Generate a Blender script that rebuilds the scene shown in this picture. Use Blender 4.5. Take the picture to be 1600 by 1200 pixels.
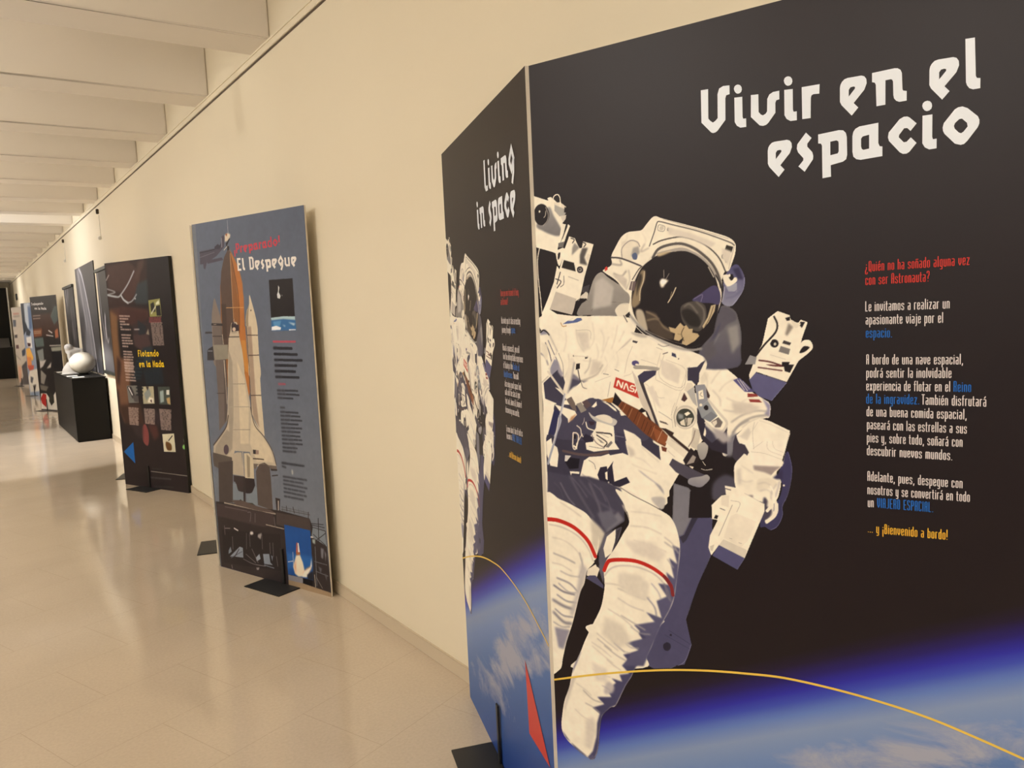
import bpy, bmesh, math, random
import numpy as np
from mathutils import Matrix, Vector

for o in list(bpy.data.objects): bpy.data.objects.remove(o)
scene = bpy.context.scene
COL = scene.collection

# ------------------------------------------------------------------ camera
def set_camera():
    yaw, pitch, roll = 0.616157, -0.099932, -0.045593
    f = Vector((math.sin(yaw)*math.cos(pitch), math.cos(yaw)*math.cos(pitch), math.sin(pitch)))
    r0 = Vector((math.cos(yaw), -math.sin(yaw), 0)); u0 = r0.cross(f)
    r = r0*math.cos(roll) + u0*math.sin(roll); u = -r0*math.sin(roll) + u0*math.cos(roll)
    cam = bpy.data.cameras.new('camera'); o = bpy.data.objects.new('camera', cam); COL.objects.link(o)
    m = Matrix((r, u, -f)).transposed().to_4x4(); m.translation = Vector((0, 0, 1.45)); o.matrix_world = m
    cam.sensor_fit = 'HORIZONTAL'; cam.sensor_width = 36; cam.lens = 1210/1600*36
    cam.clip_start = 0.02; cam.clip_end = 100
    scene.camera = o
set_camera()

# ------------------------------------------------------------------ light
world = bpy.data.worlds.new('world'); scene.world = world; world.use_nodes = True
world.node_tree.nodes['Background'].inputs[0].default_value = (1.0, 0.86, 0.66, 1)
world.node_tree.nodes['Background'].inputs[1].default_value = 0.3
vs = scene.view_settings
vs.view_transform = 'Standard'; vs.look = 'None'; vs.gamma = 1; vs.use_curve_mapping = False; vs.exposure = 0.03
scene.display_settings.display_device = 'sRGB'
WARM = (1.0, 0.945, 0.87)
def spot(x, y, z, tx, ty, tz, power, angle=100, blend=0.8, radius=0.06, col=WARM):
    l = bpy.data.lights.new('ceiling_spot', 'SPOT'); l.energy = power; l.color = col
    l.spot_size = math.radians(angle); l.spot_blend = blend; l.shadow_soft_size = radius
    o = bpy.data.objects.new('ceiling_spot', l); COL.objects.link(o); o.location = (x, y, z)
    o.rotation_euler = (Vector((tx, ty, tz)) - Vector((x, y, z))).to_track_quat('-Z', 'Y').to_euler()
    return o
def area(x, y, z, sx, sy, power, rot, col=WARM):
    l = bpy.data.lights.new('added_ceiling_fill', 'AREA'); l.energy = power; l.color = col
    l.shape = 'RECTANGLE'; l.size = sx; l.size_y = sy
    o = bpy.data.objects.new('added_ceiling_fill', l); COL.objects.link(o); o.location = (x, y, z); o.rotation_euler = rot
    return o
W_AIM = 1.49
for y_, p_ in ((-1.8, 120), (-0.2, 120), (1.4, 95), (3.6, 118), (6.2, 118), (8.6, 80), (15.2, 125), (18.6, 130), (22.5, 140)):
    spot(-1.5, y_, 2.8, W_AIM, y_, 0.0, p_, 98, 1.0, 0.015 if y_ == 3.6 else 0.06, WARM if y_ < 12 else (1.0, 0.97, 0.95))
spot(-0.5, 12.3, 2.85, W_AIM, 12.3, 1.5, 120, 125, 1.0, 0.05, (0.96, 1.0, 1.08))
spot(0.15, 10.9, 2.85, 0.3, 10.9, 0.0, 410, 76, 0.2, 0.04, (1.0, 0.98, 0.97))
spot(-0.4, 25.3, 2.85, 1.3, 25.3, 1.5, 150, 110, 0.9, 0.05, (1.0, 0.98, 0.96))
for k_ in range(9):                       # added fill lamps along the unseen left wall, brightening the ceiling
    area(-2.24, -2.0+3.6*k_, 1.91, 0.16, 3.2, 99, (0, math.radians(180), 0), (1.0, 0.95, 0.88))
spot(-1.5, 3.6, 2.8, W_AIM, 4.9, 2.5, 34, 34, 1.0, 0.012)  # extra narrow spot added to throw the hanging spotlight's shadow on the wall

# ------------------------------------------------------------------ helpers
def lin(hx):
    c = [int(hx[i:i+2], 16)/255 for i in (0, 2, 4)]
    return tuple((v/12.92 if v <= 0.04045 else ((v+0.055)/1.055)**2.4) for v in c)
INK = (1.10, 1.12, 1.22)                       # ink strength of the prints: the sheet colours are given as seen under the warm lamps
def ink(hx):
    return tuple(min(0.93, v*g) for v, g in zip(lin(hx), INK))
MATS = {}
def mat(name, rgb, rough=0.5, spec=0.5, metal=0.0, noise=0.0, nscale=20, bump=0.0, coat=0.0):
    if name in MATS: return MATS[name]
    m = bpy.data.materials.new(name); m.use_nodes = True; MATS[name] = m
    nt = m.node_tree; b = nt.nodes['Principled BSDF']
    b.inputs['Base Color'].default_value = (*rgb, 1); b.inputs['Roughness'].default_value = rough
    b.inputs['Specular IOR Level'].default_value = spec; b.inputs['Metallic'].default_value = metal
    b.inputs['Coat Weight'].default_value = coat
    tc = nt.nodes.new('ShaderNodeTexCoord'); n = nt.nodes.new('ShaderNodeTexNoise')
    n.inputs['Scale'].default_value = nscale; n.inputs['Detail'].default_value = 4
    nt.links.new(tc.outputs['Object'], n.inputs['Vector'])
    if noise:
        r = nt.nodes.new('ShaderNodeMapRange'); r.inputs['To Min'].default_value = 1-noise; r.inputs['To Max'].default_value = 1+noise
        mx = nt.nodes.new('ShaderNodeMix'); mx.data_type = 'RGBA'; mx.blend_type = 'MULTIPLY'; mx.inputs[0].default_value = 1
        mx.inputs[6].default_value = (*rgb, 1)
        nt.links.new(n.outputs['Fac'], r.inputs['Value']); nt.links.new(r.outputs[0], mx.inputs[7]); nt.links.new(mx.outputs[2], b.inputs['Base Color'])
    if bump:
        bp = nt.nodes.new('ShaderNodeBump'); bp.inputs['Strength'].default_value = bump; bp.inputs['Distance'].default_value = 0.01
        nt.links.new(n.outputs['Fac'], bp.inputs['Height']); nt.links.new(bp.outputs[0], b.inputs['Normal'])
    return m
def inkmat(hx, rough=0.35):
    return mat('ink_'+hx, ink(hx), rough, 0.3)
def link(name, me, material=None, parent=None, loc=None, rot=None):
    o = bpy.data.objects.new(name, me); COL.objects.link(o)
    if material is not None and me is not None:
        for m_ in (material if isinstance(material, (list, tuple)) else [material]): me.materials.append(m_)
    if parent: o.parent = parent
    if loc: o.location = loc
    if rot: o.rotation_euler = rot
    return o
def build(name, bm, material, parent=None, loc=None, rot=None, smooth=False):
    me = bpy.data.meshes.new(name); bmesh.ops.recalc_face_normals(bm, faces=bm.faces[:]); bm.to_mesh(me); bm.free()
    if smooth:
        for p in me.polygons: p.use_smooth = True
    return link(name, me, material, parent, loc, rot)
def box(bm, x0, y0, z0, x1, y1, z1, bevel=0.0):
    v = [bm.verts.new((x, y, z)) for z in (z0, z1) for y in (y0, y1) for x in (x0, x1)]
    fs = [bm.faces.new([v[i] for i in q]) for q in ((0,1,3,2),(4,5,7,6),(0,1,5,4),(2,3,7,6),(0,2,6,4),(1,3,7,5))]
    if bevel:
        es = list({e for f in fs for e in f.edges})
        bmesh.ops.bevel(bm, geom=es, offset=bevel, segments=2, affect='EDGES', clamp_overlap=True)
    return fs
def boxes(name, lst, material, parent=None, bevel=0.0, loc=None, rot=None):
    bm = bmesh.new()
    for b in lst: box(bm, *b, bevel=bevel)
    return build(name, bm, material, parent, loc, rot)
def lathe(bm, prof, cx=0, cy=0, seg=32):
    rings = []
    for r, z in prof:
        rings.append([bm.verts.new((cx+r*math.cos(2*math.pi*i/seg), cy+r*math.sin(2*math.pi*i/seg), z)) for i in range(seg)])
    for a, b in zip(rings[:-1], rings[1:]):
        for i in range(seg): bm.faces.new((a[i], a[(i+1) % seg], b[(i+1) % seg], b[i]))
    bm.faces.new(rings[0][::-1]); bm.faces.new(rings[-1])
def tag(o, label=None, cat=None, group=None, kind=None):
    if label: o['label'] = label
    if cat: o['category'] = cat
    if group: o['group'] = group
    if kind: o['kind'] = kind
    return o
def thing(name, label, cat, loc, rotz=0.0, group=None):
    o = bpy.data.objects.new(name, None); COL.objects.link(o); o.empty_display_size = 0.1
    o.location = loc; o.rotation_euler = (0, 0, rotz); return tag(o, label, cat, group)
def struct(o): o['kind'] = 'structure'; return o

# ------------------------------------------------------------------ printed pictures: shapes painted on a grid of cells
def hexc(s): return np.array([int(s[i:i+2],16)/255 for i in (0,2,4)],dtype=np.float32)
def smooth_pts(P,closed,n=5):
    P=np.asarray(P,float); m=len(P)
    if m<3: return P
    out=[]
    rng=range(m if closed else m-1)
    for i in rng:
        p1,p2=P[i],P[(i+1)%m]
        p0=P[i-1] if (closed or i>0) else 2*p1-p2
        p3=P[(i+2)%m] if (closed or i+2<m) else 2*p2-p1
        for k in range(n):
            t=k/n
            out.append(.5*((2*p1)+(p2-p0)*t+(2*p0-5*p1+4*p2-p3)*t*t+(3*p1-p0-3*p2+p3)*t**3))
    if not closed: out.append(P[-1])
    return np.array(out)
def fill_mask(P,X,Y):
    ins=np.zeros(X.shape,bool); n=len(P)
    for i in range(n):
        x1,y1=P[i]; x2,y2=P[(i+1)%n]
        if y1==y2: continue
        rows=np.nonzero((Y[:,0]>=min(y1,y2))&(Y[:,0]<max(y1,y2)))[0]
        if len(rows)==0: continue
        xc=x1+(Y[rows,0]-y1)*(x2-x1)/(y2-y1)
        ins[rows]^=(X[rows]<xc[:,None])
    return ins
def boxblur(m,r):
    # three-pass box blur, radius in cells
    r=int(round(r))
    if r<1: return m
    for ax in (0,1):
        for _ in range(2):
            pad=[(0,0),(0,0)]; pad[ax]=(r+1,r)
            c=np.cumsum(np.pad(m,pad,mode='constant'),axis=ax)
            k=2*r+1
            m=(np.take(c,range(k,c.shape[ax]),axis=ax)-np.take(c,range(0,c.shape[ax]-k),axis=ax))/k
    return m
class Sheet:
    """a printed picture sampled on a grid of cells; x right, y up, in millimetres"""
    def __init__(s,x0,y0,w,h,step,bg=(0,0,0)):
        s.x0,s.y0,s.st=x0,y0,step; s.nx=int(w/step)+1; s.ny=int(h/step)+1
        s.c=np.ones((s.ny,s.nx,3),np.float32)*np.array(bg,np.float32); s.a=np.zeros((s.ny,s.nx),np.float32)
    def blend(s,P,maskf,col,blur,col2=None):
        st=s.st; pad=blur*2.2+2*st
        i0=max(0,int((P[:,0].min()-pad-s.x0)/st)); i1=min(s.nx,int((P[:,0].max()+pad-s.x0)/st)+2)
        j0=max(0,int((P[:,1].min()-pad-s.y0)/st)); j1=min(s.ny,int((P[:,1].max()+pad-s.y0)/st)+2)
        if i1<=i0 or j1<=j0: return
        q=3
        xs=s.x0+st*(i0+(np.arange((i1-i0)*q)-(q-1)/2)/q); ys=s.y0+st*(j0+(np.arange((j1-j0)*q)-(q-1)/2)/q)
        X,Y=np.meshgrid(xs,ys)
        m=maskf(X,Y).astype(np.float32).reshape(j1-j0,q,i1-i0,q).mean((1,3))
        if blur>0: m=boxblur(m,blur/st*.8)
        m=m[...,None]
        if col2 is not None:
            t=np.linspace(1,0,j1-j0,dtype=np.float32)[:,None,None]
            col=col*(1-t)+col2*t
        s.c[j0:j1,i0:i1]=s.c[j0:j1,i0:i1]*(1-m)+col*m
        a=s.a[j0:j1,i0:i1]; s.a[j0:j1,i0:i1]=a+(1-a)*m[...,0]
    def poly(s,P,col,blur=0,col2=None,closed_smooth=False):
        P=np.asarray(P,float)
        if closed_smooth: P=smooth_pts(P,True)
        s.blend(P,lambda X,Y:fill_mask(P,X,Y),col,blur,col2)
    def line(s,P,w,col,blur=0,smooth=True):
        P=np.asarray(P,float)
        if smooth and len(P)>2: P=smooth_pts(P,False,4)
        def f(X,Y):
            d=np.full(X.shape,1e9,np.float32)
            for a,b in zip(P[:-1],P[1:]):
                v=b-a; L=max(v@v,1e-9)
                t=np.clip(((X-a[0])*v[0]+(Y-a[1])*v[1])/L,0,1)
                d=np.minimum(d,(X-a[0]-t*v[0])**2+(Y-a[1]-t*v[1])**2)
            return d<(w/2)**2
        B=np.array([P.min(0)-w/2,P.max(0)+w/2])
        s.blend(B,f,col,blur)
def grain(sheet,amount,seed=3):
    # uneven tone of the printed photograph: soft blotches and fine cloth texture
    g=np.random.RandomState(seed); f=np.zeros((sheet.ny,sheet.nx),np.float32)
    for r,w in ((14,1.0),(5,0.9),(2,0.8)):
        n=boxblur(g.standard_normal((sheet.ny,sheet.nx)).astype(np.float32),r); f+=w*n/max(n.std(),1e-6)
    sheet.c*=(1+amount*f/2)[...,None]
def paint(sheet,text):
    for ln in text.strip().splitlines():
        if not ln or ln[0]=='#': continue
        head,pts=ln.split(';'); hd=head.split(); v=np.array([float(t) for t in pts.replace(',',' ').split()]).reshape(-1,2)
        k=hd[0]; col=hexc(hd[1]); blur=0; c2=None
        for o in hd[2:]:
            if o[0]=='b': blur=float(o[1:])
            if o[0]=='g': c2=hexc(o[1:])
        if k=='p': sheet.poly(v,col,blur,c2)
        elif k=='s': sheet.poly(v,col,blur,c2,True)
        else: sheet.line(v,float(k[1:]),col,blur)

def picture_mesh(name, sheet, cut=False):
    """grid mesh in board coordinates (x along the board, z up) whose vertices carry the printed colours"""
    nx, ny, st = sheet.nx, sheet.ny, sheet.st/1000
    jj, ii = np.mgrid[0:ny, 0:nx]
    co = np.zeros((ny*nx, 3), np.float32)
    co[:, 0] = sheet.x0/1000 + ii.ravel()*st; co[:, 2] = sheet.y0/1000 + jj.ravel()*st
    a = (np.arange(ny-1)[:, None]*nx + np.arange(nx-1)[None]).ravel()
    quads = np.stack([a, a+1, a+nx+1, a+nx], 1)
    if cut:
        al = sheet.a.ravel(); quads = quads[al[quads].mean(1) > 0.5]
    used = np.zeros(ny*nx, bool); used[quads.ravel()] = True
    idx = np.cumsum(used)-1; co = co[used]; quads = idx[quads]
    rgb = sheet.c.reshape(-1, 3)[used].clip(0, 1)
    l = np.where(rgb <= 0.04045, rgb/12.92, ((rgb+0.055)/1.055)**2.4)
    l = np.minimum(l*np.array(INK, np.float32), 0.93)
    me = bpy.data.meshes.new(name)
    me.vertices.add(len(co)); me.vertices.foreach_set('co', co.ravel())
    me.loops.add(len(quads)*4); me.loops.foreach_set('vertex_index', quads.ravel().astype(np.int32))
    me.polygons.add(len(quads)); me.polygons.foreach_set('loop_start', np.arange(0, len(quads)*4, 4, dtype=np.int32))
    me.update(calc_edges=True)
    at = me.color_attributes.new('print', 'FLOAT_COLOR', 'POINT')
    at.data.foreach_set('color', np.concatenate([l, np.ones((len(l), 1))], 1).astype(np.float32).ravel())
    return me
def printmat(name, rough=0.35, spec=0.3):
    m = mat(name, (0.5, 0.5, 0.5), rough, spec)
    nt = m.node_tree; at = nt.nodes.new('ShaderNodeAttribute'); at.attribute_name = 'print'
    nt.links.new(at.outputs['Color'], nt.nodes['Principled BSDF'].inputs['Base Color']); return m

# ------------------------------------------------------------------ lettering
TITLE_OUTLINES = {'V':(101,[[(0,142),(26,142),(25,43),(33,34),(41,28),(50,33),(58,41),(59,120),(65,138),(79,144),(101,143),(101,114),(89,112),(86,102),(85,31),(57,-1),(49,-6),(41,-7),(34,-4),(0,33)]]),'i':(39,[[(0,100),(27,99),(27,34),(29,27),(39,27),(39,-1),(19,-1),(7,7),(0,20)],[(26,123),(24,116),(19,112),(12,111),(6,114),(1,121),(-1,129),(1,136),(6,140),(13,141),(20,138),(25,131)]]),'v':(94,[[(1,100),(26,99),(26,42),(33,33),(40,29),(49,33),(54,40),(55,80),(62,93),(74,99),(94,100),(94,73),(84,71),(81,63),(81,32),(57,2),(50,-3),(40,-5),(29,-2),(0,29)]]),'r':(55,[[(0,100),(55,101),(54,72),(36,73),(30,70),(28,63),(27,0),(1,0)]]),'e':(81,[[(0,76),(2,86),(6,93),(14,100),(24,102),(65,101),(74,97),(80,88),(81,75),(74,57),(42,23),(56,7),(36,-14),(5,23),(0,34)],[(27,45),(27,65),(32,72),(41,73),(46,71),(46,66)]]),'n':(100,[[(0,102),(64,103),(74,101),(82,95),(86,85),(88,37),(90,33),(100,30),(100,2),(79,2),(70,7),(64,15),(62,25),(61,65),(59,70),(55,73),(39,73),(39,1),(13,1),(11,65),(8,72),(0,75)]]),'l':(41,[[(0,145),(25,144),(29,37),(32,31),(41,29),(41,1),(22,1),(12,6),(6,15),(3,24)]]),'s':(53,[[(30,113),(48,93),(34,77),(34,68),(50,48),(53,36),(52,25),(25,-10),(5,10),(21,27),(21,34),(4,55),(0,67),(2,81)]]),'p':(90,[[(0,100),(65,102),(78,99),(86,90),(89,77),(90,22),(87,9),(77,3),(39,-2),(40,-38),(13,-39),(12,63),(9,70),(0,72)],[(38,71),(57,72),(63,68),(64,61),(64,37),(61,31),(38,29)]]),'a':(89,[[(0,76),(3,89),(9,97),(21,102),(77,103),(77,42),(81,32),(89,30),(89,1),(25,0),(12,4),(3,13),(0,28)],[(26,41),(26,64),(31,70),(50,72),(50,30),(33,29),(28,33)]]),'c':(81,[[(81,81),(64,62),(55,72),(46,73),(32,56),(31,49),(45,32),(53,32),(65,43),(81,24),(61,1),(53,-3),(43,-2),(34,4),(3,43),(0,54),(2,68),(33,102),(45,107),(55,106),(62,101)]]),'o':(96,[[(0,56),(3,68),(32,102),(41,106),(52,106),(65,99),(92,71),(96,61),(96,50),(92,40),(66,7),(57,-1),(48,-2),(33,4),(5,37),(1,46)],[(30,55),(33,63),(44,72),(51,72),(64,58),(66,47),(55,34),(49,31),(43,34),(32,47)]])}
TITLE_STROKES = {  # pen strokes for the letters of the same alphabet, x-height 100, pen 24 wide
 'E':(68,[[(60,138),(12,138),(12,12),(62,12)],[(12,78),(50,78)]]), 'D':(76,[[(0,138),(48,138),(63,124),(63,26),(48,12),(14,12),(14,138)]]),
 'F':(68,[[(12,0),(12,138),(62,138)],[(12,78),(50,78)]]), 'N':(84,[[(12,0),(12,130),(66,20),(66,145)]]),
 'P':(74,[[(12,0),(12,138),(48,138),(62,126),(62,78),(48,64),(12,64)]]), 'T':(74,[[(0,138),(74,138)],[(37,138),(37,0)]]),
 'L':(60,[[(12,150),(12,28),(26,12),(58,12)]]), 'g':(84,[[(46,112),(12,72),(12,58),(38,24),(72,66),(46,112)],[(70,70),(62,10),(40,-34)]]),
 'u':(82,[[(12,100),(12,28),(26,12),(68,12)],[(66,100),(66,0)]]), 't':(58,[[(22,140),(22,28),(34,12),(56,12)],[(0,88),(54,88)]]),
 'd':(82,[[(68,150),(68,12),(26,12),(12,28),(12,72),(26,88),(68,88)]]), 'b':(80,[[(12,150),(12,12),(54,12),(68,28),(68,72),(54,88),(12,88)]]),
 'j':(34,[[(22,100),(22,-20),(4,-36)],[(21,124),(23,128)]]), '!':(24,[[(12,145),(12,46)],[(11,12),(13,13)]]), '¡':(24,[[(12,54),(12,-45)],[(11,88),(13,89)]])}
A_, O_ = [(0,0),(0,143),(7,150),(19,150),(26,143),(26,0)], [(26,50),(26,93),(19,100),(7,100),(0,93),(0,7),(7,0),(19,0),(26,7),(26,50)]
N_, U_ = [(0,0),(0,100),(19,100),(26,93),(26,0)], [(0,100),(0,7),(7,0),(26,0)]
E_ = [(0,52),(26,52),(26,93),(19,100),(7,100),(0,93),(0,7),(7,0),(19,0),(26,7),(26,24)]
a_ = [[(2,100),(19,100),(26,93),(26,0)],[(26,56),(7,56),(0,49),(0,7),(7,0),(26,0)]]
ACUTE = [(10,122),(20,142)]
TEXT_STROKES = {  # narrow text alphabet, x-height 100, pen 15 wide
 'a':(26,a_), 'á':(26,a_+[ACUTE]), 'b':(26,[[(0,150),(0,0),(19,0),(26,7),(26,93),(19,100),(0,100)]]),
 'c':(26,[[(26,75),(26,93),(19,100),(7,100),(0,93),(0,7),(7,0),(19,0),(26,7),(26,25)]]), 'd':(26,[[(26,150),(26,0),(7,0),(0,7),(0,93),(7,100),(26,100)]]),
 'e':(26,[E_]), 'é':(26,[E_,ACUTE]), 'f':(14,[[(18,150),(12,150),(5,143),(5,0)],[(-4,100),(16,100)]]),
 'g':(26,[[(26,0),(7,0),(0,7),(0,93),(7,100),(26,100),(26,-33),(19,-40),(3,-40)]]), 'h':(26,[[(0,150),(0,0)],[(0,100),(19,100),(26,93),(26,0)]]),
 'i':(2,[[(1,100),(1,0)],[(1,128),(1,131)]]), 'í':(4,[[(1,100),(1,0)],[(-1,122),(8,142)]]), 'j':(6,[[(6,100),(6,-33),(0,-40),(-5,-40)],[(6,128),(6,131)]]),
 'k':(26,[[(0,150),(0,0)],[(24,100),(2,52),(26,0)]]), 'l':(2,[[(1,150),(1,0)]]), 'm':(48,[[(0,0),(0,100),(41,100),(48,93),(48,0)],[(24,100),(24,0)]]),
 'n':(26,[N_]), 'ñ':(26,[N_,[(0,124),(8,132),(18,124),(26,132)]]), 'o':(26,[O_]), 'ó':(26,[O_,ACUTE]), 'p':(26,[[(0,-45),(0,100),(19,100),(26,93),(26,7),(19,0),(0,0)]]),
 'r':(16,[[(0,0),(0,100),(16,100)]]), 's':(26,[[(26,78),(26,93),(19,100),(7,100),(0,93),(0,64),(7,56),(19,48),(26,40),(26,7),(19,0),(7,0),(0,7),(0,22)]]),
 't':(14,[[(4,138),(4,7),(10,0),(16,0)],[(-4,100),(15,100)]]), 'u':(26,[U_,[(26,100),(26,0)]]), 'v':(26,[[(0,100),(0,34),(13,2),(26,34),(26,100)]]),
 'w':(48,[[(0,100),(0,7),(7,0),(41,0),(48,7),(48,100)],[(24,100),(24,0)]]), 'x':(26,[[(0,100),(26,0)],[(26,100),(0,0)]]),
 'y':(26,[U_,[(26,100),(26,-33),(19,-40),(3,-40)]]), 'z':(26,[[(0,100),(26,100),(0,0),(26,0)]]),
 'A':(26,[A_,[(0,72),(26,72)]]), 'B':(26,[[(0,0),(0,150),(18,150),(24,143),(24,84),(0,78)],[(18,78),(26,70),(26,7),(19,0),(0,0)]]), 'C':(26,[[(26,125),(26,143),(19,150),(7,150),(0,143),(0,7),(7,0),(19,0),(26,7),(26,25)]]),
 'E':(24,[[(24,150),(0,150),(0,0),(24,0)],[(0,76),(20,76)]]), 'H':(26,[[(0,0),(0,150)],[(26,0),(26,150)],[(0,76),(26,76)]]), 'I':(2,[[(1,0),(1,150)]]), 'J':(22,[[(22,150),(22,7),(15,0),(0,0)]]),
 'L':(22,[[(0,150),(0,0),(22,0)]]), 'O':(26,[[(0,75),(0,143),(7,150),(19,150),(26,143),(26,7),(19,0),(7,0),(0,7),(0,75)]]), 'P':(26,[[(0,0),(0,150),(19,150),(26,143),(26,78),(19,71),(0,71)]]),
 'Q':(26,[[(26,75),(26,143),(19,150),(7,150),(0,143),(0,7),(7,0),(19,0),(26,7),(26,75)],[(16,22),(28,-14)]]), 'R':(26,[[(0,0),(0,150),(19,150),(26,143),(26,82),(19,75),(0,75)],[(14,75),(26,60),(26,0)]]),
 'S':(26,[[(26,125),(26,143),(19,150),(7,150),(0,143),(0,92),(7,84),(19,70),(26,62),(26,7),(19,0),(7,0),(0,7),(0,25)]]), 'T':(26,[[(-2,150),(28,150)],[(13,150),(13,0)]]),
 'Y':(26,[[(0,150),(13,85),(26,150)],[(13,85),(13,0)]]),
 'V':(26,[[(0,150),(0,40),(13,2),(26,40),(26,150)]]), 'W':(48,[[(0,150),(0,7),(7,0),(41,0),(48,7),(48,150)],[(24,120),(24,0)]]),
 '.':(3,[[(0,2),(3,2)]]), ',':(4,[[(3,6),(-1,-22)]]), '!':(2,[[(1,150),(1,40)],[(0,2),(2,2)]]), '¡':(2,[[(1,60),(1,-48)],[(0,98),(2,98)]]),
 '?':(26,[[(0,125),(0,143),(7,150),(19,150),(26,143),(26,95),(13,70),(13,40)],[(12,2),(14,2)]]), '¿':(26,[[(26,-20),(26,-38),(19,-45),(7,-45),(0,-38),(0,5),(13,30),(13,60)],[(12,98),(14,98)]])}
def ribbon(bm, pts, w, fx, y=0.0):
    """flat pen stroke with round joints; fx maps a drawing point to board metres"""
    P = [Vector(p) for p in pts]
    def face(q):
        bm.faces.new([bm.verts.new((*fx(v),)) for v in q])
    for a, b in zip(P[:-1], P[1:]):
        d = (b-a); L = d.length
        if L < 1e-6: continue
        n = Vector((-d.y, d.x))/L*w/2
        face([a+n, a-n, b-n, b+n])
    for p in P:
        face([p + Vector((math.cos(t), math.sin(t)))*w/2 for t in [k*math.pi/4+math.pi/8 for k in range(8)]])
def square_ribbon(bm, pts, w, fx):
    """flat pen stroke with square ends and mitred joints"""
    P = [Vector(p) for p in pts]; L, R = [], []
    closed = (P[0]-P[-1]).length < 1e-6
    for i, p in enumerate(P):
        dp = (P[i]-P[i-1]).normalized() if i > 0 else ((P[0]-P[-2]).normalized() if closed else None)
        dn = (P[i+1]-P[i]).normalized() if i < len(P)-1 else ((P[1]-P[0]).normalized() if closed else None)
        if dp is None: dp = dn
        if dn is None: dn = dp
        n1, n2 = Vector((-dp.y, dp.x)), Vector((-dn.y, dn.x)); m = (n1+n2).normalized(); k = w/2/max(0.35, m.dot(n1))
        L.append(p+m*k); R.append(p-m*k)
    lv = [bm.verts.new(fx(p)) for p in L]; rv = [bm.verts.new(fx(p)) for p in R]
    for i in range(len(P)-1): bm.faces.new((lv[i], rv[i], rv[i+1], lv[i+1]))
def outline_faces(bm, loops, fx):
    cu = bpy.data.curves.new('outline', 'CURVE'); cu.dimensions = '2D'; cu.fill_mode = 'BOTH'
    for lp in loops:
        s = cu.splines.new('POLY'); s.points.add(len(lp)-1); s.use_cyclic_u = True
        for p, q in zip(s.points, lp): p.co = (q[0]/50, q[1]/50, 0, 1)
    o = bpy.data.objects.new('outline', cu); COL.objects.link(o)
    me = bpy.data.meshes.new_from_object(o.evaluated_get(bpy.context.evaluated_depsgraph_get()))
    vs_ = [bm.verts.new(fx((v.co.x*50, v.co.y*50))) for v in me.vertices]
    for p in me.polygons: bm.faces.new([vs_[i] for i in p.vertices])
    bpy.data.objects.remove(o); bpy.data.curves.remove(cu); bpy.data.meshes.remove(me)
def rounded(lp):
    """soften the corners of a traced letter outline slightly"""
    return lp
def set_line(bm, font, s, x0, z0, x1, z1, xh):
    """one line of lettering from (x0,z0) to (x1,z1) millimetres on the board"""
    lib, gap, space, pen = (TEXT_STROKES, 26, 36, 14) if font == 'b' else (None, 16, 60, 24)
    def glyph(c):
        if font == 'b': return TEXT_STROKES[c][0], TEXT_STROKES[c][1], None
        if c in TITLE_OUTLINES: return TITLE_OUTLINES[c][0], None, TITLE_OUTLINES[c][1]
        return TITLE_STROKES[c][0], TITLE_STROKES[c][1], None
    adv, x = [], 0
    for c in s:
        if c == ' ': adv.append(None); x += space; continue
        adv.append(x); x += glyph(c)[0] + gap
    total = x-gap; k = xh/100
    if font == 'b': x0 += pen*k*0.5; x1 -= pen*k*0.5+(1.2 if s[-1] not in '.!,?' else 0)
    sx = (x1-x0)/total
    slope = (z1-z0)/(x1-x0)
    for c, ax in zip(s, adv):
        if ax is None: continue
        w, strokes, loops = glyph(c)
        kk = sx
        def fx(p):
            u = x0+(ax+p[0])*kk
            return (u/1000, 0.0, (z0+(u-x0)*slope+p[1]*k)/1000)
        if loops: outline_faces(bm, loops, fx)
        else:
            for st in strokes: (ribbon if font == 'b' else square_ribbon)(bm, st, pen, fx)
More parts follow.
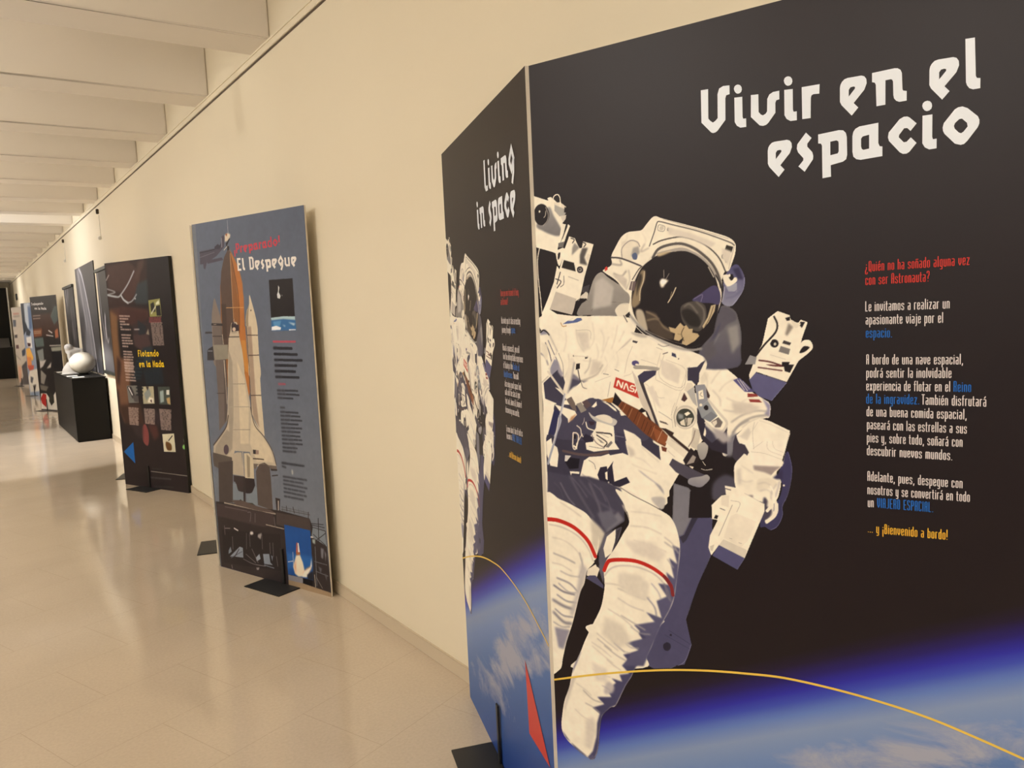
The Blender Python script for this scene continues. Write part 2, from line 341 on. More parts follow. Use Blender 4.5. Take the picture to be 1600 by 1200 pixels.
LINES = [
('main', 'title', 't', 'Vivir', 405.0, 1777.0, 629.8, 1768.4, 57.3),
('main', 'title', 't', 'en', 664.5, 1769.0, 772.6, 1769.8, 57.3),
('main', 'title', 't', 'el', 807.0, 1770.6, 881.2, 1770.1, 57.3),
('main', 'title', 't', 'espacio', 534.9, 1678.1, 880.6, 1685.8, 57.3),
('main', 'heading_text', 'b', '¿Quién no ha soñado alguna vez', 706.4, 1483.9, 870.7, 1485.1, 11.4),
('main', 'heading_text', 'b', 'con ser Astronauta?', 706.8, 1459.7, 809.8, 1460.6, 11.4),
('main', 'body_text', 'b', 'Le invitamos a realizar un', 706.7, 1412.2, 841.9, 1412.9, 11.4),
('main', 'body_text', 'b', 'apasionante viaje por el', 707.4, 1388.4, 832.3, 1388.6, 11.4),
('main', 'highlight_text', 'b', 'espacio.', 707.6, 1364.6, 751.1, 1364.4, 11.4),
('main', 'body_text', 'b', 'A bordo de una nave espacial,', 708.4, 1315.8, 861.8, 1316.7, 11.4),
('main', 'body_text', 'b', 'podrá sentir la inolvidable', 708.4, 1291.5, 845.8, 1293.0, 11.4),
('main', 'body_text', 'b', 'experiencia de flotar en el', 708.4, 1267.8, 844.2, 1269.1, 11.4),
('main', 'highlight_text', 'b', 'Reino', 847.9, 1269.2, 875.4, 1269.3, 11.4),
('main', 'highlight_text', 'b', 'de la ingravidez.', 708.2, 1243.7, 795.3, 1245.1, 11.4),
('main', 'body_text', 'b', 'También disfrutará', 799.1, 1245.0, 897.9, 1244.9, 11.4),
('main', 'body_text', 'b', 'de una buena comida espacial,', 708.9, 1220.3, 868.2, 1221.6, 11.4),
('main', 'body_text', 'b', 'paseará con las estrellas a sus', 709.5, 1196.3, 869.9, 1196.9, 11.4),
('main', 'body_text', 'b', 'pies y, sobre todo, soñará con', 709.5, 1171.9, 863.7, 1173.2, 11.4),
('main', 'body_text', 'b', 'descubrir nuevos mundos.', 709.5, 1147.7, 847.4, 1148.5, 11.4),
('main', 'body_text', 'b', 'Adelante, pues, despegue con', 710.4, 1099.4, 864.5, 1100.4, 11.4),
('main', 'body_text', 'b', 'nosotros y se convertirá en todo', 710.4, 1074.2, 875.8, 1077.3, 11.4),
('main', 'body_text', 'b', 'un', 711.1, 1049.8, 722.5, 1050.3, 11.4),
('main', 'highlight_text', 'b', 'VIAJERO ESPACIAL.', 727.1, 1050.4, 818.7, 1052.4, 11.4),
('main', 'closing_text', 'b', '... y ¡Bienvenido a bordo!', 711.1, 1001.5, 841.4, 1005.2, 11.4),
('side', 'title', 't', 'Living', 588.2, 1771.1, 889.4, 1770.2, 57.3),
('side', 'title', 't', 'in space', 484.6, 1678.1, 884.6, 1675.4, 57.3),
('side', 'heading_text', 'b', 'Have you ever dreamed of being', 705.5, 1478.8, 875.9, 1476.5, 11.4),
('side', 'heading_text', 'b', 'an Astronaut?', 703.0, 1455.3, 774.5, 1455.5, 11.4),
('side', 'body_text', 'b', 'We invite you to take an exciting', 700.7, 1405.7, 878.6, 1404.0, 11.4),
('side', 'body_text', 'b', 'journey through', 701.2, 1380.6, 787.9, 1380.2, 11.4),
('side', 'highlight_text', 'b', 'space.', 792.6, 1381.5, 832.5, 1381.5, 11.4),
('side', 'body_text', 'b', 'Aboard a spacecraft, you will', 701.0, 1332.8, 860.6, 1332.5, 11.4),
('side', 'body_text', 'b', 'live the unforgettable experience', 701.8, 1308.8, 887.7, 1309.8, 11.4),
('side', 'body_text', 'b', 'of floating in the', 700.8, 1284.7, 790.6, 1286.2, 11.4),
('side', 'highlight_text', 'b', 'Realm of', 795.1, 1286.5, 853.3, 1285.4, 11.4),
('side', 'highlight_text', 'b', 'Weightlessness.', 701.6, 1260.7, 788.2, 1262.1, 11.4),
('side', 'body_text', 'b', 'You will', 794.2, 1262.6, 842.7, 1263.4, 11.4),
('side', 'body_text', 'b', 'also enjoy good space food,', 705.2, 1234.7, 864.2, 1237.4, 11.4),
('side', 'body_text', 'b', 'walk with the stars at your', 704.5, 1211.7, 849.6, 1215.6, 11.4),
('side', 'body_text', 'b', 'feet and, above all, dream of', 703.6, 1187.4, 860.1, 1192.1, 11.4),
('side', 'body_text', 'b', 'discovering new worlds.', 701.0, 1162.8, 834.8, 1166.3, 11.4),
('side', 'body_text', 'b', 'So come aboard, take off with us', 700.0, 1109.4, 855.9, 1118.2, 11.4),
('side', 'body_text', 'b', 'become a', 699.9, 1089.4, 752.9, 1093.1, 11.4),
('side', 'highlight_text', 'b', 'SPACE TRAVELLER.', 756.0, 1092.7, 845.3, 1094.9, 11.4),
('side', 'closing_text', 'b', '... and Welcome aboard!', 704.7, 1041.1, 830.4, 1044.1, 11.4),
('shuttle', 'subtitle', 't', '¡Preparado!', 381.6, 1798.9, 775.1, 1811.4, 34.8),
('shuttle', 'title', 't', 'El Despegue', 400.9, 1706.1, 895.5, 1701.7, 45.1),
('float', 'title', 't', 'Flotando', 381.8, 1161.6, 680.5, 1162.2, 38.5),
('float', 'title', 't', 'en la Nada', 383.0, 1069.4, 738.7, 1071.6, 38.7),
('trab', 'title', 't', 'Trabajando', 49.9, 1844.7, 510.2, 1842.8, 30.6),
('trab', 'title', 't', 'en la Nada', 163.9, 1768.6, 607.6, 1751.5, 30.5)]
INKS = {'title':'dfe3e2', 'heading_text':'c83a30', 'body_text':'ddd2c8', 'highlight_text':'2a6ab4', 'closing_text':'e8b23a'}
def lettering(board, parent, inks=INKS, y=-0.0012):
    for b, g, font, s, x0, z0, x1, z1, xh in LINES:          # one part per printed line
        if b != board: continue
        bm = bmesh.new(); set_line(bm, font, s, x0, z0, x1, z1, xh)
        build(g, bm, inkmat(inks[g]), parent, (0, y, 0))

# ------------------------------------------------------------------ the room
W = 1.4926
wall_m = mat('wall_paint', (0.80, 0.715, 0.54), 0.55, 0.35, noise=0.015, nscale=3, bump=0.02)
ceil_m = mat('ceiling_paint', (0.82, 0.755, 0.66), 0.8, 0.2, noise=0.02, nscale=2)
def floor_material():
    m = mat('polished_floor', (0.6, 0.5, 0.38), 0.2, 0.5)
    nt = m.node_tree; b = nt.nodes['Principled BSDF']; N = nt.nodes.new; Lk = nt.links.new
    tc = N('ShaderNodeTexCoord'); mp = N('ShaderNodeMapping'); mp.inputs['Rotation'].default_value = (0, 0, math.radians(-19.5))
    mp.inputs['Location'].default_value = (0.12, 0.17, 0)
    Lk(tc.outputs['Object'], mp.inputs['Vector'])
    br = N('ShaderNodeTexBrick'); br.inputs['Scale'].default_value = 1.0; br.inputs['Brick Width'].default_value = 0.62; br.inputs['Row Height'].default_value = 0.40
    br.inputs['Mortar Size'].default_value = 0.0009; br.inputs['Mortar Smooth'].default_value = 0.3
    br.inputs['Color1'].default_value = (0.54, 0.445, 0.335, 1); br.inputs['Color2'].default_value = (0.535, 0.44, 0.33, 1); br.inputs['Mortar'].default_value = (0.40, 0.32, 0.23, 1)
    br.inputs['Bias'].default_value = 0.0
    Lk(mp.outputs[0], br.inputs['Vector'])
    n1 = N('ShaderNodeTexNoise'); n1.inputs['Scale'].default_value = 90; n1.inputs['Detail'].default_value = 6
    n2 = N('ShaderNodeTexNoise'); n2.inputs['Scale'].default_value = 1.6; n2.inputs['Detail'].default_value = 5
    Lk(tc.outputs['Object'], n1.inputs['Vector']); Lk(tc.outputs['Object'], n2.inputs['Vector'])
    ad = N('ShaderNodeMath'); ad.operation = 'ADD'; Lk(n1.outputs['Fac'], ad.inputs[0]); Lk(n2.outputs['Fac'], ad.inputs[1])
    mr = N('ShaderNodeMapRange'); mr.inputs['From Min'].default_value = 0.6; mr.inputs['From Max'].default_value = 1.4; mr.inputs['To Min'].default_value = 0.9; mr.inputs['To Max'].default_value = 1.08
    Lk(ad.outputs[0], mr.inputs['Value'])
    mx = N('ShaderNodeMix'); mx.data_type = 'RGBA'; mx.blend_type = 'MULTIPLY'; mx.inputs[0].default_value = 1
    Lk(br.outputs['Color'], mx.inputs[6]); Lk(mr.outputs[0], mx.inputs[7]); Lk(mx.outputs[2], b.inputs['Base Color'])
    rr = N('ShaderNodeMapRange'); rr.inputs['To Min'].default_value = 0.06; rr.inputs['To Max'].default_value = 0.12
    Lk(n2.outputs['Fac'], rr.inputs['Value']); Lk(rr.outputs[0], b.inputs['Roughness'])
    n3 = N('ShaderNodeTexNoise'); n3.inputs['Scale'].default_value = 2.2; n3.inputs['Detail'].default_value = 2
    Lk(tc.outputs['Object'], n3.inputs['Vector'])
    bp = N('ShaderNodeBump'); bp.inputs['Strength'].default_value = 0.10; bp.inputs['Distance'].default_value = 0.02
    Lk(n3.outputs['Fac'], bp.inputs['Height']); Lk(bp.outputs[0], b.inputs['Normal'])
    return m
struct(boxes('floor', [(-2.6, -4.1, -0.1, W+0.2, 29.9, 0)], floor_material()))
struct(boxes('wall_right', [(W, -4.1, 0, W+0.2, 29.9, 3.75)], wall_m))
struct(boxes('wall_left', [(-2.6, -4.1, 0, -2.4, 29.9, 3.75)], mat('grey_wall_paint', (0.27, 0.25, 0.23), 0.6, 0.3, noise=0.02, nscale=3)))
struct(boxes('wall_back', [(-2.4, -4.1, 0, W, -3.9, 3.75)], wall_m))
struct(boxes('wall_far', [(-2.4, 29.7, 0, W, 29.9, 3.75)], wall_m))
struct(boxes('ceiling', [(-2.6, -4.1, 3.62, W+0.2, 29.9, 3.85)], ceil_m))
for k in range(-6, 20):
    y = 5.42 + 1.24*k
    if y > 29.2: break
    struct(boxes('ceiling_beam', [(-2.4, y, 2.915, W, y+0.30, 3.62)], ceil_m, bevel=0.008))
base_m = mat('skirting_paint', (0.60, 0.50, 0.36), 0.5, 0.35)
struct(boxes('baseboard_right', [(W-0.012, -3.9, 0, W, 29.7, 0.062)], base_m, bevel=0.002))
bm = bmesh.new(); box(bm, W-0.010, -3.9, 2.872, W, 29.7, 2.914, bevel=0.002); box(bm, W-0.016, -3.9, 2.904, W, 29.7, 2.9145)
struct(build('trim_1', bm, wall_m))
struct(boxes('trim_shade', [(W-0.003, -3.9, 2.862, W, 29.7, 2.8718)], mat('groove_shade', (0.10, 0.07, 0.045), 0.8)))  # dark strip: the shade of the groove under the rail, put into its colour

# ------------------------------------------------------------------ display boards
H = 1.99
edge_m = mat('board_edge_white', (0.78, 0.72, 0.62), 0.6, 0.3)
black_m = mat('black_metal', (0.012, 0.012, 0.012), 0.45, 0.5)
def space_material():
    """space over a curved blue horizon with cloud, printed across the board"""
    m = mat('space_print', (0.02, 0.02, 0.02), 0.45, 0.28)
    nt = m.node_tree; b = nt.nodes['Principled BSDF']; N = nt.nodes.new; Lk = nt.links.new
    tc = N('ShaderNodeTexCoord'); sp = N('ShaderNodeSeparateXYZ'); Lk(tc.outputs['Object'], sp.inputs[0])
    def M(op, a, c, d=None):
        n = N('ShaderNodeMath'); n.operation = op
        for i, v in enumerate((a, c, d)):
            if v is None: continue
            if isinstance(v, (int, float)): n.inputs[i].default_value = v
            else: Lk(v, n.inputs[i])
        return n.outputs[0]
    u, v = sp.outputs['X'], sp.outputs['Z']
    hz = M('ADD', 0.3785, M('MULTIPLY', u, M('SUBTRACT', 0.492, M('MULTIPLY', u, 0.022))))
    d = M('SUBTRACT', v, hz)
    mr = N('ShaderNodeMapRange'); mr.inputs['From Min'].default_value = -0.62; mr.inputs['From Max'].default_value = 0.10; Lk(d, mr.inputs['Value'])
    cr = N('ShaderNodeValToRGB'); Lk(mr.outputs[0], cr.inputs[0])
    stops = [(-0.62,'1e3c80'),(-0.40,'34588f'),(-0.24,'51709f'),(-0.14,'6c84ac'),(-0.085,'7f90ac'),(-0.05,'5f78b0'),(-0.022,'3c4aa4'),(0.0,'2c2a94'),(0.028,'241a5c'),(0.055,'20162c'),(0.08,'1c1416')]
    el = cr.color_ramp.elements
    while len(el) < len(stops): el.new(0.5)
    for e, (p, c) in zip(el, stops): e.position = (p+0.62)/0.72; e.color = (*ink(c), 1)
    # cloud field
    mp = N('ShaderNodeMapping'); mp.inputs['Rotation'].default_value = (0, math.radians(26), 0); mp.inputs['Scale'].default_value = (5, 1, 13); Lk(tc.outputs['Object'], mp.inputs['Vector'])
    n = N('ShaderNodeTexNoise'); n.inputs['Scale'].default_value = 1.0; n.inputs['Detail'].default_value = 9; n.inputs['Roughness'].default_value = 0.68; n.inputs['Distortion'].default_value = 0.6
    Lk(mp.outputs[0], n.inputs['Vector'])
    def blob(cx, cz, rx, rz, ang):
        ca, sa = math.cos(ang), math.sin(ang)
        du, dv = M('SUBTRACT', u, cx), M('SUBTRACT', v, cz)
        p = M('DIVIDE', M('ADD', M('MULTIPLY', du, ca), M('MULTIPLY', dv, sa)), rx); q = M('DIVIDE', M('SUBTRACT', M('MULTIPLY', dv, ca), M('MULTIPLY', du, sa)), rz)
        return M('SUBTRACT', 1.0, M('ADD', M('MULTIPLY', p, p), M('MULTIPLY', q, q)))
    big = M('MAXIMUM', blob(0.66, 0.47, 0.42, 0.10, 0.62), -0.6)
    low = M('MAXIMUM', blob(0.30, 0.20, 0.34, 0.075, 0.2), -0.6)
    far = M('MAXIMUM', blob(1.0, 0.60, 0.35, 0.05, 0.5), -0.6)
    dens = M('ADD', M('MULTIPLY', M('MAXIMUM', M('MAXIMUM', big, M('MULTIPLY', low, 0.7)), far), 0.30), M('SUBTRACT', n.outputs['Fac'], 0.57))
    cm = N('ShaderNodeMapRange'); cm.inputs['From Min'].default_value = 0.0; cm.inputs['From Max'].default_value = 0.22; cm.inputs['To Max'].default_value = 0.85; Lk(dens, cm.inputs['Value'])
    below = N('ShaderNodeMapRange'); below.inputs['From Min'].default_value = -0.06; below.inputs['From Max'].default_value = -0.14; Lk(d, below.inputs['Value'])
    f = M('MULTIPLY', cm.outputs[0], below.outputs[0])
    mx = N('ShaderNodeMix'); mx.data_type = 'RGBA'; Lk(f, mx.inputs[0]); Lk(cr.outputs[0], mx.inputs[6]); mx.inputs[7].default_value = (*ink('a3a2a6'), 1)
    Lk(mx.outputs[2], b.inputs['Base Color'])
    return m
def display_board(label, left, xdir, face_mat, width=1.0, depth=0.009, rear_mat=None, group='exhibition display boards'):
    rz = math.atan2(xdir[1], xdir[0])
    t = thing('display_board', label, 'display board', (left[0], left[1], 0), rz, group)
    bm = bmesh.new(); box(bm, 0, 0, 0, width, depth, H)
    o = build('panel', bm, [rear_mat or edge_m, face_mat], t)
    for p in o.data.polygons:
        if p.normal.y < -0.9: p.material_index = 1
    return t
def stand(parent, u, bar, depth=0.009, width=0.30, front=0.14):
    """black steel foot: flat plate under the board with an upright tongue on the printed side"""
    s = boxes('stand', [(u, -front, 0.0, u+width, -0.001, 0.005), (u, depth+0.001, 0.0, u+width, 0.14, 0.005)], black_m, parent, bevel=0.001)
    boxes('upright', [(bar-0.011, -0.010, 0.005, bar+0.011, -0.004, 0.20), (bar-0.011, depth+0.001, 0.005, bar+0.011, depth+0.006, 0.20)], black_m, s, bevel=0.0015)
    return s
def picture(name, parent, data, x0, z0, w, h, step, bg, m, cut=False, y=-0.0006):
    sh = Sheet(x0, z0, w, h, step, bg); paint(sh, data); grain(sh, 0.014)
    return link(name, picture_mesh(name, sh, cut), m, parent, (0, y, 0))

